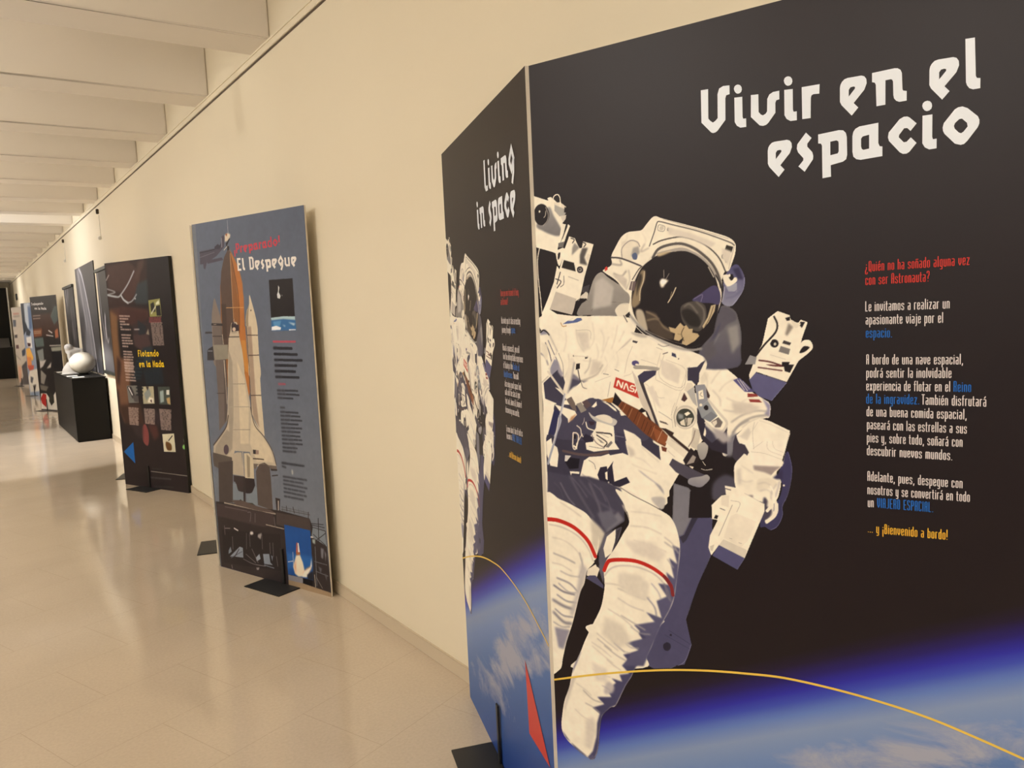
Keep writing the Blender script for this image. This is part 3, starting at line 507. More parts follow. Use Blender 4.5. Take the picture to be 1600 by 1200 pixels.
# the folded pair in the foreground
space_m = space_material()
XS, XM = (-0.334, -0.9426), (0.3325, -0.9431)
LS = (1.0996+0.334, 1.4461+0.9426)
side = display_board('black display board titled Living in space, nearest to camera on the left of the corner', LS, XS, space_m)
main = display_board('large black display board titled Vivir en el espacio filling the right side', (1.0996+0.0085, 1.4461-0.003), XM, space_m)
ASTRONAUT = '''p 4b4963;322,980 370,1017 391,1006 411,988 410,943 405,908 376,840 347,760 359,703 341,654 235,625 264,680 289,737 313,793 329,850
p 4b4963;252,667 270,696 285,729 348,742 342,715 358,705 341,661 307,638 268,628 236,636
p 77757a b1.4;326,1058 360,1051 381,1026 369,993 345,946 335,942 321,973
p 35323f b0.7;375,1028 392,1044 412,1019 389,1005 369,969 352,935 344,927 337,940 348,947 371,997
l1.0 6a6880;391,1005 411,987
l0.7 8a88a0 b0.4;406,910 347,759
l1.1 34324a;307,725 359,703
s 262232;310,690 309,685 306,681 301,679 297,679 293,681 292,685 293,690 297,694 302,696 306,696 309,694
l0.8 8a88a0 b0.3;358,705 341,661 307,638
s 2a2634;310,689 309,684 305,679 301,677 296,677 293,680 292,685 293,690 297,694 301,697 306,696 309,693
s 2a2634;313,716 313,714 312,713 310,713 309,713 308,713 308,715 308,716 309,717 310,718 312,718 313,717
l0.8 34324a;296,713 354,693
p 77757a b0.8;236,637 262,628 269,628 251,631
s 3d3a58 b0.5;566,1144 574,1114 571,1084 564,1055 555,1033 555,1014 545,991 531,981 520,986 510,986 520,1021 546,1043 555,1075 549,1098 558,1125
l1.2 6b6888 b0.5;567,1143 574,1114 572,1084 565,1055 555,1033 555,1014 545,991 531,981
p 221c1e;403,1149 437,1146 462,1117 461,1064 441,1064 412,1045 406,991 358,985 363,1043 407,1076
s 4a4752 b2.5;414,1064 439,1086 461,1078 459,1056 434,1041 413,1029
s ece2c8 b0.3;388,1282 395,1304 421,1313 440,1309 467,1289 494,1262 518,1247 533,1236 532,1210 520,1206 493,1193 465,1172 454,1160 448,1130 437,1126 429,1148 409,1160 386,1181 381,1206 391,1235 382,1260
s dfd4bb b1.7;392,1299 409,1293 397,1271 392,1276
l1.7 c9bfa9 b1.4;435,1302 423,1288 414,1274
l1.6 c9bfa9 b1.4;465,1286 442,1272 431,1258
l1.3 c9bfa9 b1.1;477,1238 494,1246 515,1244
p 8f8aa0 b1.6;518,1247 534,1234 532,1210 522,1215 528,1226
l2.7 a89f92 b1.1;455,1196 477,1211 504,1221 528,1221
l3.2 9a9288 b1.1;457,1174 474,1194 499,1208 528,1214
l2.2 8a8480 b1.1;454,1166 466,1186 490,1201
p 77757a b2.8;390,1193 418,1172 449,1163 463,1175 471,1161 454,1125 442,1125 432,1145 406,1157 386,1176
p 454250 b2.3;381,1195 398,1188 418,1169 429,1148 406,1152 383,1170
l2.0 c9bfa9 b1.1;429,1173 437,1151 442,1129
l1.7 ece2c8 b0.8;433,1149 440,1137
p 54507a;460,1282 473,1287 484,1278 503,1259 491,1258 483,1259 467,1275
l1.1 ece2c8;469,1283 483,1262
l1.1 ece2c8;474,1283 489,1261
l0.8 ece2c8;479,1280 493,1264
p 8a3a34;489,1256 507,1255 510,1250 489,1248
p 8a3a34;491,1244 512,1244 518,1238 494,1238
s ece2c8 b0.2;462,1112 489,1136 517,1140 556,1124 554,1113 544,1098 553,1082 548,1053 544,1043 546,1029 543,1012 532,1000 521,995 520,1031 504,1039 470,1045 461,1064 459,1085
p efe5cd;465,1170 572,1181 556,1126 555,1113 498,1110 491,1134 482,1150 468,1156
l0.9 c9bfa9 b0.2;494,1138 522,1136 556,1126
p 3f3942 b0.7;463,1170 470,1154 482,1151 490,1136 486,1129 482,1133 464,1116 456,1124 458,1155
p ece2c8;464,1114 480,1133 486,1129 474,1117
p 9a8c84 b0.9;498,1110 554,1112 544,1105 535,1093 521,1098 500,1101
p ece2c8;533,1092 542,1103 545,1101 535,1089
p 35304a b1.2;537,1088 547,1098 556,1108 556,1087 544,1086
s dfd4bb b1.9;507,1082 535,1087 546,1077 525,1065 507,1058
l1.4 a59c94 b0.9;544,1076 535,1061 532,1042
l1.4 8d8590 b0.9;550,1082 546,1065 541,1050
p 8a8078 b1.0;486,1048 497,1049 497,1043 491,1043
s 4a4450 b1.2;518,1045 526,1041 525,1029 534,1023 532,1011 521,1000 515,1006
l6.1 ece2c8 b0.7;528,1046 534,1033 525,1020
l5.7 ece2c8 b0.7;544,1036 543,1019 532,1005 523,998
l3.3 efe5cd b0.7;532,1071 539,1057 539,1038
l1.2 7a7480 b0.7;539,1036 538,1021
s ece2c8;560,1075 560,1074 559,1073 558,1073 557,1073 557,1074 556,1075 557,1076 557,1077 558,1077 559,1077 560,1076
p ece2c8;439,1063 461,1061 478,1051 520,1033 520,1019 478,915 424,935 407,910 401,927 405,953 422,988 410,989 410,1019 431,1041 441,1044
l2.0 5a5050 b0.5;440,1057 451,1055
p dfd4bb b0.7;431,1041 448,1043 446,1018 431,1021
p e4d9c0 b0.7;450,1001 463,1007 503,995 486,954 471,937 434,952
l1.0 8d8375 b0.5;454,1024 424,955
l1.5 5d5552;428,1014 438,1011
p 221c1e;418,999 424,998 421,990 414,991
p d2c8b2;434,949 483,933 478,915 424,935
l1.0 a59c8c;447,953 452,952
l1.0 a59c8c;466,946 472,945
p 504e6e;424,935 478,915 462,888 409,910
l0.7 7d7b95;477,914 462,888
p c9bfa9 b0.5;405,930 414,935 410,920 405,921
p 5a5878 b0.5;492,1284 503,1299 566,1279 536,1242 512,1250 499,1263
l0.8 9492b0;566,1279 536,1242
p ece2c8;503,1321 511,1329 593,1329 566,1280 507,1299 494,1284 492,1292
l3.6 5d2c2c;515,1322 534,1313 560,1311
l2.6 5d2c2c;511,1308 534,1305 557,1302
p 221c1e;560,1316 570,1321 580,1314 572,1298 562,1301
p ece2c8;539,1410 550,1418 573,1409 575,1399 588,1394 593,1400 606,1395 595,1363 584,1314 505,1314 505,1329 519,1353 527,1387 531,1404
s ece2c8;590,1347 597,1360 609,1361 615,1350 611,1340 592,1324 586,1322
s 221c1e;590,1337 598,1349 609,1347 599,1338
l3.6 221c1e;543,1407 549,1392 545,1376 524,1353 505,1329
p 8d8375 b0.8;570,1394 579,1386 567,1369 564,1373
p 221c1e;564,1404 573,1406 573,1399 567,1398
p 221c1e;593,1396 601,1395 595,1384 589,1391
s dfd4bb b0.5;575,1401 585,1394 593,1392 585,1384 578,1390
s 221c1e;551,1355 550,1351 547,1348 543,1347 539,1348 536,1351 535,1355 537,1359 539,1362 543,1363 547,1362 550,1359
s c9bfa9;547,1354 546,1352 546,1351 544,1351 543,1351 542,1352 542,1354 542,1355 543,1356 544,1357 546,1356 546,1355
p 3a3434;561,1361 575,1356 572,1351 558,1355
p 77726c;555,1350 573,1344 570,1333 551,1339
l1.0 c9bfa9 b0.5;535,1333 564,1324
p 8d8a88;495,1333 508,1328 505,1314 484,1313
l3.1 5d2c2c;513,1322 534,1319 559,1311
p 221c1e;557,1319 572,1319 569,1311 557,1311
s 77736f g4d4a58 b0.8;437,1430 464,1423 474,1401 479,1372 477,1345 470,1308 389,1307 393,1346 427,1386
s 57535a b1.6;437,1429 464,1421 469,1404 450,1394 438,1381 422,1378
l1.4 8d8a88 b0.8;418,1351 433,1375
s 4a4858 b1.6;407,1351 427,1384 436,1400 433,1386 424,1367
s 4a4668 g8a8a98 b0.3;457,1505 473,1512 487,1486 483,1461 461,1431 439,1438 443,1461 444,1484
p 9a9aa4 b0.5;448,1471 471,1476 471,1459 454,1460
l1.1 9a98b0 b0.3;486,1485 483,1460 461,1432
s ece2c8;442,1491 454,1493 457,1484 470,1487 470,1478 451,1470
s 221c1e;465,1487 464,1484 462,1482 460,1481 458,1482 456,1485 455,1488 456,1491 458,1493 460,1494 463,1493 464,1490
s ece2c8;458,1492 458,1490 457,1489 456,1488 455,1489 454,1490 454,1492 454,1493 455,1494 456,1495 457,1494 458,1493
p ece2c8;-2,1701 37,1686 52,1688 70,1671 75,1658 76,1635 72,1626 67,1606 56,1564 44,1569 0,1583 -4,1633
s 9a968f g6e6a68 b1.0;4,1634 38,1671 52,1649 70,1618 67,1605 50,1606 21,1619
s 221c1e;40,1654 36,1642 28,1634 17,1632 7,1636 0,1646 -3,1658 1,1670 9,1678 20,1680 30,1676 37,1666
l1.6 a59c90;31,1671 37,1654 33,1640 22,1631
s ece2c8;16,1663 15,1662 15,1661 14,1661 13,1661 12,1662 12,1664 12,1665 13,1666 14,1666 15,1665 16,1665
l1.6 c9bfa9;31,1663 29,1653 25,1649
s ece2c8;36,1690 45,1693 50,1688 44,1683
p a8a498;55,1678 81,1667 85,1654 80,1648 67,1647 54,1661
p dfd4bb;53,1680 71,1678 86,1666 80,1662 56,1674
p 221c1e b0.6;81,1667 91,1660 85,1653 79,1655
p d2c8b4;69,1647 85,1649 83,1640 76,1633
l2.9 ece2c8;50,1682 54,1693 64,1696 70,1687 70,1669
p ece2c8;72,1631 83,1628 76,1608 65,1585 60,1584 66,1606
p ece2c8;88,1628 94,1624 83,1602 75,1584 68,1580 65,1585 75,1602
l1.6 221c1e;86,1623 72,1597
p 6d6862 b0.6;61,1588 77,1590 74,1577 60,1578
s ece2c8;53,1570 62,1574 75,1576 79,1565 71,1552 61,1536 55,1550
s 221c1e;59,1564 65,1566 63,1555 58,1551
l3.0 ddd3bd;9,1579 3,1554 3,1511 7,1464 9,1430
p ece2c8;55,1538 64,1525 49,1490 51,1478 31,1439 62,1421 44,1408 1,1399 10,1433 28,1466 45,1502
p ece2c8;90,1601 105,1595 109,1585 116,1572 122,1573 125,1587 152,1578 143,1553 126,1507 111,1457 103,1454 47,1479 50,1493 58,1523 70,1550 76,1572
p 8d877d b1.3;103,1585 116,1574 111,1570 95,1558 97,1574
p 55504c b1.6;123,1572 137,1571 127,1551 134,1533 115,1538 116,1557
p dfd4bb b0.6;135,1559 143,1555 137,1541 131,1549
l2.2 221c1e;95,1596 103,1592 98,1585
l2.2 221c1e;124,1585 132,1580 127,1574
p 2a2422;74,1549 100,1541 104,1521 67,1532
s 2a2228;123,1524 122,1520 119,1518 115,1517 111,1518 108,1521 107,1525 108,1529 111,1531 115,1532 119,1531 122,1528
s 8d877d;120,1524 119,1522 117,1520 115,1520 112,1521 111,1522 110,1525 111,1527 113,1528 115,1529 118,1528 119,1526
s 2a2228;116,1525 116,1524 115,1523 114,1523 113,1523 112,1524 112,1525 112,1526 113,1527 114,1527 115,1527 116,1526
l1.6 b5ab98 b0.6;84,1511 110,1501
p bdb3a2;49,1479 103,1460 91,1424 31,1439
l2.6 3a3434;63,1522 53,1496
l1.3 3a3434;72,1513 71,1495 62,1489
l2.3 3a3434;50,1508 64,1501 53,1487
p 221c1e;105,1457 112,1454 98,1423 90,1425
s a39c90 g7d776f b0.6;149,1502 168,1516 186,1503 233,1469 239,1440 228,1420 196,1411 166,1413 139,1422 103,1424 115,1448 130,1459
l1.2 6b655e b0.6;140,1432 157,1446 197,1449 223,1445
p 454042;121,1486 139,1491 134,1471 117,1474
p d2c8b4;114,1466 128,1475 134,1471 131,1459 112,1461
l1.6 221c1e;101,1454 115,1460 130,1456
s dfd4bb b0.6;200,1433 215,1445 236,1443 235,1423 212,1411 203,1421
s ece2c8;0,1386 61,1400 142,1397 198,1384 234,1384 308,1366 367,1343 401,1327 404,1305 383,1274 374,1260 391,1241 390,1202 401,1169 377,1134 358,1109 314,1036 298,1005 167,1011 -14,992 2,1165 -3,1292
s ece2c8;-1,1420 42,1428 98,1422 237,1413 238,1370 186,1305 162,1309 137,1285 107,1273 82,1282 49,1303 34,1375 3,1393
p 8d8a94 b1.0;3,1389 16,1393 24,1382 2,1380
l3.4 221c1e b0.5;3,1386 11,1391 20,1387 26,1380
l1.9 9a948c b1.0;26,1382 37,1361 47,1341
l2.4 55525e b0.7;15,1362 24,1341 29,1321 33,1303
l2.2 6b6870 b0.7;23,1367 35,1341 45,1321 49,1303
l2.5 6b6870 b1.0;1,1337 13,1328 20,1310
s 8d8a94 b1.5;31,1321 47,1319 52,1295 35,1283 25,1294
p dfd4bb b1.0;4,1364 20,1357 21,1326 15,1319 4,1341
l2.3 c9bfa9 b1.9;99,1391 103,1363 117,1341
l1.8 d6cbb4 b1.4;142,1405 145,1369 132,1347
l2.0 d6cbb4 b1.4;163,1388 170,1369 164,1341
l2.0 d6cbb4 b1.4;182,1373 171,1349 161,1326
l2.1 d6cbb4 b1.4;150,1358 154,1337 148,1315
l1.2 c0b6a2 b0.7;99,1389 134,1388 136,1369
l2.2 b0a596 b0.9;236,1368 212,1347 187,1319 162,1291
l2.3 9a8f80 b0.9;164,1311 150,1291 127,1280 104,1273
l1.9 a59b8c b1.4;134,1326 128,1304 117,1291
s 7d7880 b1.9;87,1290 107,1273 86,1273 76,1279
l1.9 c5baa5 b1.0;76,1335 78,1308 64,1281
p 3f3c4a b0.7;5,1267 46,1299 61,1281 65,1268 59,1250 36,1258 59,1239 66,1230 50,1216 8,1230
p 4a4756 b0.9;81,1279 112,1273 127,1276 86,1259 70,1246
p 55628c;64,1404 77,1411 93,1417 113,1417 116,1412 102,1407 82,1405
p ece2c8;77,1411 93,1417 103,1417 92,1411
l1.9 b58a4a b0.5;59,1407 64,1399 74,1400
p 221c1e;119,1329 127,1331 127,1326 120,1324
p 221c1e b0.2;96,1313 106,1314 105,1302 94,1299
l2.4 3a3434;100,1299 104,1278 109,1264
p 221c1e;88,1333 91,1332 91,1329 88,1330
l2.3 d8cdb6;91,1331 129,1329
l13.9 e3d8c0 b0.2;85,1319 74,1277 64,1246
l3.8 a8a096 b1.0;91,1315 81,1275 71,1246
l4.4 ddd2bc b0.2;22,1301 37,1326 44,1338
l5.4 d5cab5 b0.2;19,1294 37,1272 59,1245
l3.5 c9bfa9;2,1269 19,1283
p 3a3745 b0.4;6,1135 34,1218 121,1217 178,1229 211,1201 238,1193 254,1181 268,1161 295,1136 298,1103 252,1135 220,1156 212,1171 217,1117 152,1101 107,1090 88,1028 9,995 5,1061
s 454252 b0.7;40,1227 91,1202 109,1216 125,1234 155,1233 193,1213 206,1200 253,1183 270,1165 263,1146 192,1141 28,1138 44,1191
p ece2c8 b0.2;3,1228 30,1218 31,1199 12,1144 -4,1143
p 2f3050 b0.7;32,1206 47,1200 28,1145 12,1146
p ece2c8 b0.2;33,1218 47,1214 88,1204 93,1195 69,1175 68,1185 49,1200
p b8895f b1.0;78,1190 93,1198 82,1184 69,1176
p ece2c8;71,1239 96,1262 109,1273 121,1262 121,1254 103,1242
l2.3 8d8578 b0.5;107,1273 111,1260 121,1256
p ece2c8;84,1224 111,1256 122,1256 110,1240 94,1222
p 6d6058 b0.7;66,1230 80,1237 89,1222 93,1202 81,1208
p 8d8578 b0.5;92,1220 105,1225 119,1207 104,1200
p 5a4a4a b0.5;107,1225 120,1232 132,1219 119,1210
p ece2c8 b0.2;132,1215 145,1228 146,1219 139,1214
p ece2c8 b0.5;157,1230 174,1225 193,1213 196,1207 190,1209 174,1221
s bdb8ac b0.7;124,1203 138,1193 163,1196 192,1189 194,1180 182,1173 157,1176 133,1188
s dfd5be b0.7;141,1193 163,1199 182,1193 182,1180 163,1183
l5.4 a3a3aa b0.5;62,1241 55,1214 48,1191 48,1178 39,1157 31,1142
l2.2 d8d3c8 b0.2;64,1241 57,1214 48,1191
s ece2c8;153,1279 204,1341 239,1354 309,1353 389,1325 375,1277 358,1258 384,1221 382,1192 368,1149 347,1152 327,1163 321,1158 295,1180 282,1192 250,1216 214,1231 193,1252 166,1238 137,1237
l1.1 c5baa4 b0.4;239,1352 226,1325 218,1293
l1.1 cbbfa9 b0.4;304,1337 294,1304 291,1281
l1.1 a59a88 b0.5;182,1273 174,1239
l0.8 b5aa96 b0.2;291,1280 349,1258 363,1307
l0.8 b5aa96 b0.2;312,1333 300,1286 349,1264 368,1309
l0.9 c0b6a0 b0.2;290,1255 296,1242 310,1241
l0.8 c5baa4 b0.4;347,1256 336,1227 324,1204
l0.9 c5baa4 b0.4;266,1271 277,1260 291,1211
l1.1 4a4440 b0.2;194,1301 204,1297
l1.1 4a4440 b0.2;165,1291 178,1289
p 3a3a50;330,1338 338,1335 340,1327 329,1331
s 221c1e;346,1325 345,1324 345,1324 344,1323 343,1324 343,1324 343,1325 343,1325 343,1326 344,1326 345,1326 345,1325
l1.9 5d5650 b0.2;310,1335 320,1338
l0.8 9a9080 b0.2;295,1349 308,1344
s 4d4670;253,1315 252,1312 249,1310 244,1309 240,1310 237,1312 236,1315 237,1318 240,1320 245,1321 249,1320 252,1318
s ece2c8;246,1314 252,1313 249,1310 244,1311
p b93a2e;196,1284 241,1270 247,1253 251,1238 189,1261
l3.6 efe5cd;198,1265 202,1276 209,1261 213,1272
l3.3 efe5cd;215,1258 221,1270 226,1255
l2.9 efe5cd;229,1255 237,1253 239,1258 231,1261 234,1266 241,1264
l3.3 efe5cd;242,1251 247,1262
p 3d394c b0.4;249,1287 265,1298 294,1300 291,1290 264,1273 261,1268 252,1277
s a0998c b0.4;240,1308 258,1310 298,1306 294,1299 267,1302 244,1302
p ece2c8;239,1302 258,1300 255,1293 248,1293
p 403a3c;251,1279 263,1271 270,1250 297,1178 288,1177 278,1208
p cbbfab b0.4;235,1301 250,1279 278,1212 290,1178 281,1179 255,1228 251,1239
p 9a6a35;159,1232 188,1239 190,1226 178,1226
p 221c1e;193,1250 209,1231 199,1218 185,1226
p 6e3f26;209,1231 250,1213 299,1176 316,1160 309,1135 289,1144 262,1161 229,1189 199,1218
p 8a5030 b0.6;281,1177 316,1160 311,1139 289,1146
l1.1 3f2418;214,1229 204,1212
l0.9 b88560;219,1225 209,1208
l1.1 3f2418;230,1218 220,1199
l0.9 c09068;234,1215 224,1195
l1.1 3f2418;248,1209 236,1185
l0.9 9a6a48;254,1203 244,1179
l1.1 3f2418;263,1193 254,1171
l1.1 3f2418;270,1187 260,1165
l1.1 3f2418;278,1179 269,1160
l1.1 c8a080;303,1170 291,1146
l1.1 b07a50;286,1179 276,1156
p ece2c8;202,1207 208,1205 215,1199 206,1198
p 221c1e b0.2;248,1211 257,1218 269,1210 279,1190 273,1193 266,1206 255,1207
p ece2c8;257,1207 266,1210 268,1197
p dfd4bb;320,1159 361,1134 352,1114 310,1145
l0.8 a59a90 b0.2;323,1152 357,1132
p 3a2a24;299,1176 312,1175 330,1167 327,1161 361,1136 376,1121 371,1114 361,1128 318,1160 310,1168
p 6a3a28;300,1136 313,1133 311,1124 302,1126
l1.7 cfc4ae b0.2;315,1127 330,1115
p ece2c8 b0.2;280,1148 296,1140 293,1137 282,1143
s cfc5af;382,1203 378,1190 369,1180 356,1176 343,1179 334,1188 331,1200 334,1213 344,1223 357,1227 370,1224 379,1215
s e6dbc4;378,1202 375,1191 367,1183 356,1179 345,1181 337,1189 334,1200 338,1211 346,1219 357,1222 368,1220 375,1212
s 3f4038;376,1202 373,1192 365,1184 355,1181 345,1183 338,1190 336,1200 339,1210 346,1217 356,1220 366,1218 373,1211
p c9bfa9 b0.5;356,1200 373,1201 368,1187 358,1182
p dfd4bb b0.5;344,1191 354,1198 356,1183 346,1185
p ece2c8 b0.2;354,1209 363,1214 368,1210 359,1204
p 8a8d88 b0.9;340,1209 352,1207 352,1198 341,1197
l1.4 221c1e;360,1202 359,1182
l2.1 b0a590 b0.5;338,1223 331,1204 334,1181
p c9bfa9 b0.7;372,1181 391,1175 381,1132 367,1140
s b5afa2 g8d8984 b0.7;381,1141 395,1151 405,1144 399,1119 387,1114
l2.3 8d7d70 b0.7;377,1174 372,1156 362,1139
p 2a2224;349,1109 367,1137 381,1125 385,1111 366,1096 354,1100
p 9a9084 b0.5;371,1122 378,1118 373,1106 356,1100
p ece2c8;361,1098 373,1097 370,1092
p 4a4650 b0.5;317,1097 325,1111 342,1103 351,1100 380,1088 400,1081 389,1069 360,1068 332,1082
s a8a49c g77747c b0.7;363,1071 389,1078 401,1083 407,1075 398,1063 384,1054 360,1059
l2.3 b0a898 b0.5;389,1094 398,1092 412,1095
l1.8 ece2c8 b0.2;392,1110 399,1101
p 3a3644 b0.7;364,1306 385,1308 394,1317 403,1322 389,1295 388,1277 380,1271 372,1279 363,1279
p 4a3434 b0.5;348,1238 355,1254 362,1241 355,1234
p d8cdb6;355,1259 363,1275 372,1275 379,1262 365,1252
p b0aca2;361,1256 377,1267 383,1225 374,1233
p 2f2a34 b0.7;383,1224 401,1193 395,1166 413,1150 436,1169 446,1187 445,1129 413,1136 391,1157 382,1192
l5.4 cfc6b2 b0.2;406,1241 420,1225 435,1208 445,1196 443,1185 434,1175 419,1177 401,1192
p 6d6560 b0.4;412,1194 428,1205 437,1195 432,1184 421,1183
p d5cab5 b0.2;414,1194 424,1199 425,1192 419,1185
p 8d8d90;379,1270 400,1272 406,1260 406,1238 385,1222
p ece2c8;386,1257 396,1261 398,1242 387,1240
l0.9 55504c;393,1255 390,1250 395,1246
p 3a2a2a;403,1266 411,1249 409,1243 405,1245
p 8d9090;385,1222 406,1238 426,1208 410,1194 392,1202
p 77797c;394,1202 413,1216 426,1207 410,1194
s 221c1e;407,1224 407,1221 405,1219 402,1218 400,1219 398,1221 397,1223 398,1226 400,1228 403,1229 405,1228 407,1226
s ece2c8;394,1229 394,1227 393,1226 391,1226 389,1226 388,1227 388,1229 388,1230 389,1231 391,1232 393,1231 394,1230
p ece2c8;211,1168 237,1159 252,1148 254,1135 298,1105 300,1095 317,1069 316,1028 310,1023 296,1029 291,997 212,982 190,1022 197,1037 223,1049 215,1060 207,1070 228,1093 206,1103 202,1110 208,1112 223,1109 219,1133
p 9a9594 b1.6;242,1080 257,1069 282,1054 304,1030 302,1039 296,1048 269,1064 251,1076
l1.6 cfc4ae b1.0;228,1091 257,1082 287,1074
l1.6 3a3030 b0.2;199,1035 230,1020 265,1007 295,995
s bdb6aa b1.6;273,1019 304,1023 303,1000 291,998
p ece2c8;107,1089 121,1099 152,1103 172,1110 180,1103 175,1093 166,1083 151,1079 144,1061 121,1053 113,1072 120,1087
p ece2c8;179,1086 193,1096 214,1097 207,1070 197,1052 184,1047 183,1076
p 2c2836 b0.2;141,1059 149,1077 166,1081 170,1063 178,1042 149,1038
p ece2c8;161,1066 167,1069 167,1049 162,1052
p ece2c8 b0.2;167,1045 171,1046 171,1040 168,1040
p 2c2836 b0.2;168,1075 183,1094 180,1084 184,1047 215,1061 223,1049 197,1036 182,1037 171,1044
p ece2c8;113,1130 141,1167 144,1183 187,1173 188,1156 188,1137 199,1122 168,1118 134,1112 115,1116
p 2c2836 b0.4;104,1141 114,1152 136,1145 133,1135 115,1132
l3.3 3a3434;141,1157 176,1156 181,1152
l2.9 3a3434;143,1151 168,1136 161,1125
l2.5 8d7d75 b0.4;129,1153 140,1134 161,1123
p 77726c b0.4;164,1125 179,1140 183,1136 172,1124
p 3a2a35;122,1182 139,1181 137,1175 128,1172
l2.5 ece2c8;116,1179 120,1166 136,1161 141,1155
l2.5 d8cdb8;92,1170 101,1163 103,1151 107,1145
l3.0 ddd2bc;81,1152 79,1120 87,1116 95,1143 91,1152 82,1153
p 221c1e;82,1148 89,1148 87,1138 82,1139
l1.9 ddd2bc;88,1126 105,1151
p ece2c8;78,1122 91,1128 90,1114
p 221c1e;84,1126 88,1126 87,1122 84,1122
l5.9 5a4a48 b0.4;52,1108 96,1103 134,1105 170,1114
p 1e1a22 b0.6;61,1094 96,1093 92,1070 67,1066 56,1082
p c9c4ba;57,1098 73,1098 61,1084 55,1084
p ece2c8;68,1061 94,1062 93,1057 73,1057 71,1050
p 3d3a4c b0.4;193,1160 212,1157 215,1137 221,1110 202,1116
l1.6 77757e b0.4;190,1152 211,1150
p ece2c8 b0.2;6,1127 21,1137 22,1124 36,1115 39,1099 34,1068 15,1070 6,1098
l5.3 9a9ca4 b0.4;46,1190 38,1157 27,1124 14,1090 9,1074
l2.0 d5d0c5 b0.2;43,1186 36,1155 25,1124
p 77757c b0.7;5,1040 16,1031 7,1028
p 43404e b1.2;3,998 7,1055 55,1051 119,1053 169,1043 199,1033 207,996 207,959 181,941 156,923 147,899 137,878 129,873 120,910 115,959 78,977 39,990
l3.2 6a6872 b2.4;68,1049 96,1002 128,957
l3.2 77747c b2.4;119,1038 142,988 152,941
l3.2 5c5966 b2.4;93,1043 134,1002 182,978
p 77747a b3.9;156,923 206,962 191,979 165,954
p c9bfa9 b3.2;117,957 130,904 137,878 156,923 144,936
l2.7 d8cdb8 b1.1;203,995 214,974 219,960
s ece2c8 b0.4;-6,993 39,990 78,978 115,959 139,913 133,870 123,848 104,827 96,795 84,773 71,728 58,686 41,642 29,599 17,564 -33,552 -20,811
p c9bfa9 b3.2;119,952 144,928 133,874 121,895
l9.9 b8281f b0.4;-9,937 14,939 36,938 67,930 92,916 113,896 128,866
l1.6 9a9188 b0.8;4,926 36,924 66,916 92,902 112,878 122,853
l3.4 a59d94 b2.1;14,856 46,849 72,841
l3.8 8a8484 b2.1;21,796 56,788 77,772
l4.2 6d6870 b2.1;11,776 37,765 68,763
l5.1 5d5966 b2.5;7,739 36,729 62,726
l5.1 5d5966 b2.6;7,708 34,689 56,689
l3.7 9a9490 b2.1;86,867 93,837 83,808
p 8a8690 b3.4;8,671 51,672 31,620 17,621
p 5d5a64 b1.2;137,875 156,923 201,947 192,920 175,888 158,863 151,839 147,800 136,836
p ece2c8;160,917 183,937 182,911 171,880 154,866 150,888
p 3f3a40 b0.4;185,934 197,943 182,900 177,877 168,872 180,907
p dfd4bb b0.4;106,831 128,847 138,837 129,812 103,816
p 221c1e b0.4;124,854 133,863 138,848 132,840
p 4a4860;101,809 147,791 147,800 127,820 110,817
s ece2c8 b0.4;186,1030 224,1016 300,992 323,974 335,940 337,905 329,850 321,802 309,771 289,735 276,709 264,678 251,651 240,622 58,578 75,610 90,651 113,697 136,741 146,777 150,805 149,839 158,863 179,892 201,929 218,960 207,996
s ece2c8 b0.3;108,698 104,674 92,654 76,619 58,582 51,560 43,525 29,492 20,453 16,416 27,392 52,375 75,364 98,359 108,368 115,385 120,416 123,441 131,478 154,505 169,515 196,570 211,594 224,622 251,659 270,696 285,729 283,745
p 45435f b0.9;286,731 270,696 251,659 224,622 211,594 196,570 169,515 154,505 131,478 123,441 119,404 114,382 106,363 94,358 88,362 102,381 113,420 117,457 125,482 106,492 138,509 120,522 158,532 146,546 171,570 160,578 187,577 181,592 206,601 188,616 205,632 192,643 233,662 214,670 249,682 233,702 245,724
p 55536e b1.3;52,374 75,364 98,359 108,368 101,372 88,362 66,373 28,392 17,410
p 55536e b1.6;81,627 76,619 58,582 50,558 52,563 65,590
p 55536e b1.6;43,525 29,492 26,485 39,518
p 55536c b1.5;337,915 330,850 321,802 309,771 289,735 264,678 243,628 190,616 211,649 236,666 200,673 251,696 222,720 273,738 253,756 290,750 279,787 304,802 284,828 310,829 304,857 322,845 312,890 330,879 320,920
l2.3 c2b8a4 b1.6;151,805 184,807 224,799 263,791
l2.3 b5ac9c b1.5;184,799 220,791 251,785
l2.7 a8a094 b1.6;190,736 230,721 249,714
l2.4 b5ac9c b1.6;152,713 180,692 204,674
l2.8 a8a094 b1.6;163,673 195,650
l1.9 c2b8a4 b1.5;221,950 261,951 295,941
l2.6 a8a094 b1.5;302,924 327,910
l2.1 9a9288 b1.2;144,654 174,638 198,630
l2.1 a59c90 b1.2;126,667 162,647
l2.1 9a9288 b1.2;82,529 107,513 132,511
l2.1 a59c90 b1.2;87,498 109,493 125,485
s b9b0a8 b2.4;147,566 165,562 161,544 139,536
l8.8 b8281f b0.4;150,836 159,855 170,863 203,869 235,870 269,862 299,846 314,828
l8.1 7a2a2a b0.7;299,846 314,828 318,808
l1.5 8d8580 b0.8;151,824 165,841 186,852 218,857 250,855 280,845 302,824 313,797
l3.3 77727a b1.5;299,830 306,803 313,793
s ece2c8 b0.3;298,1624 318,1617 379,1596 415,1583 455,1567 469,1554 470,1542 467,1528 456,1502 446,1498 438,1474 427,1426 373,1357 319,1368 263,1389 232,1419 236,1459 222,1475 202,1497 178,1513 173,1520 194,1530 194,1548 204,1566 220,1588 238,1597 267,1598 281,1611
p dfd4bb b1.1;220,1578 246,1579 260,1572 265,1553 239,1532 218,1544
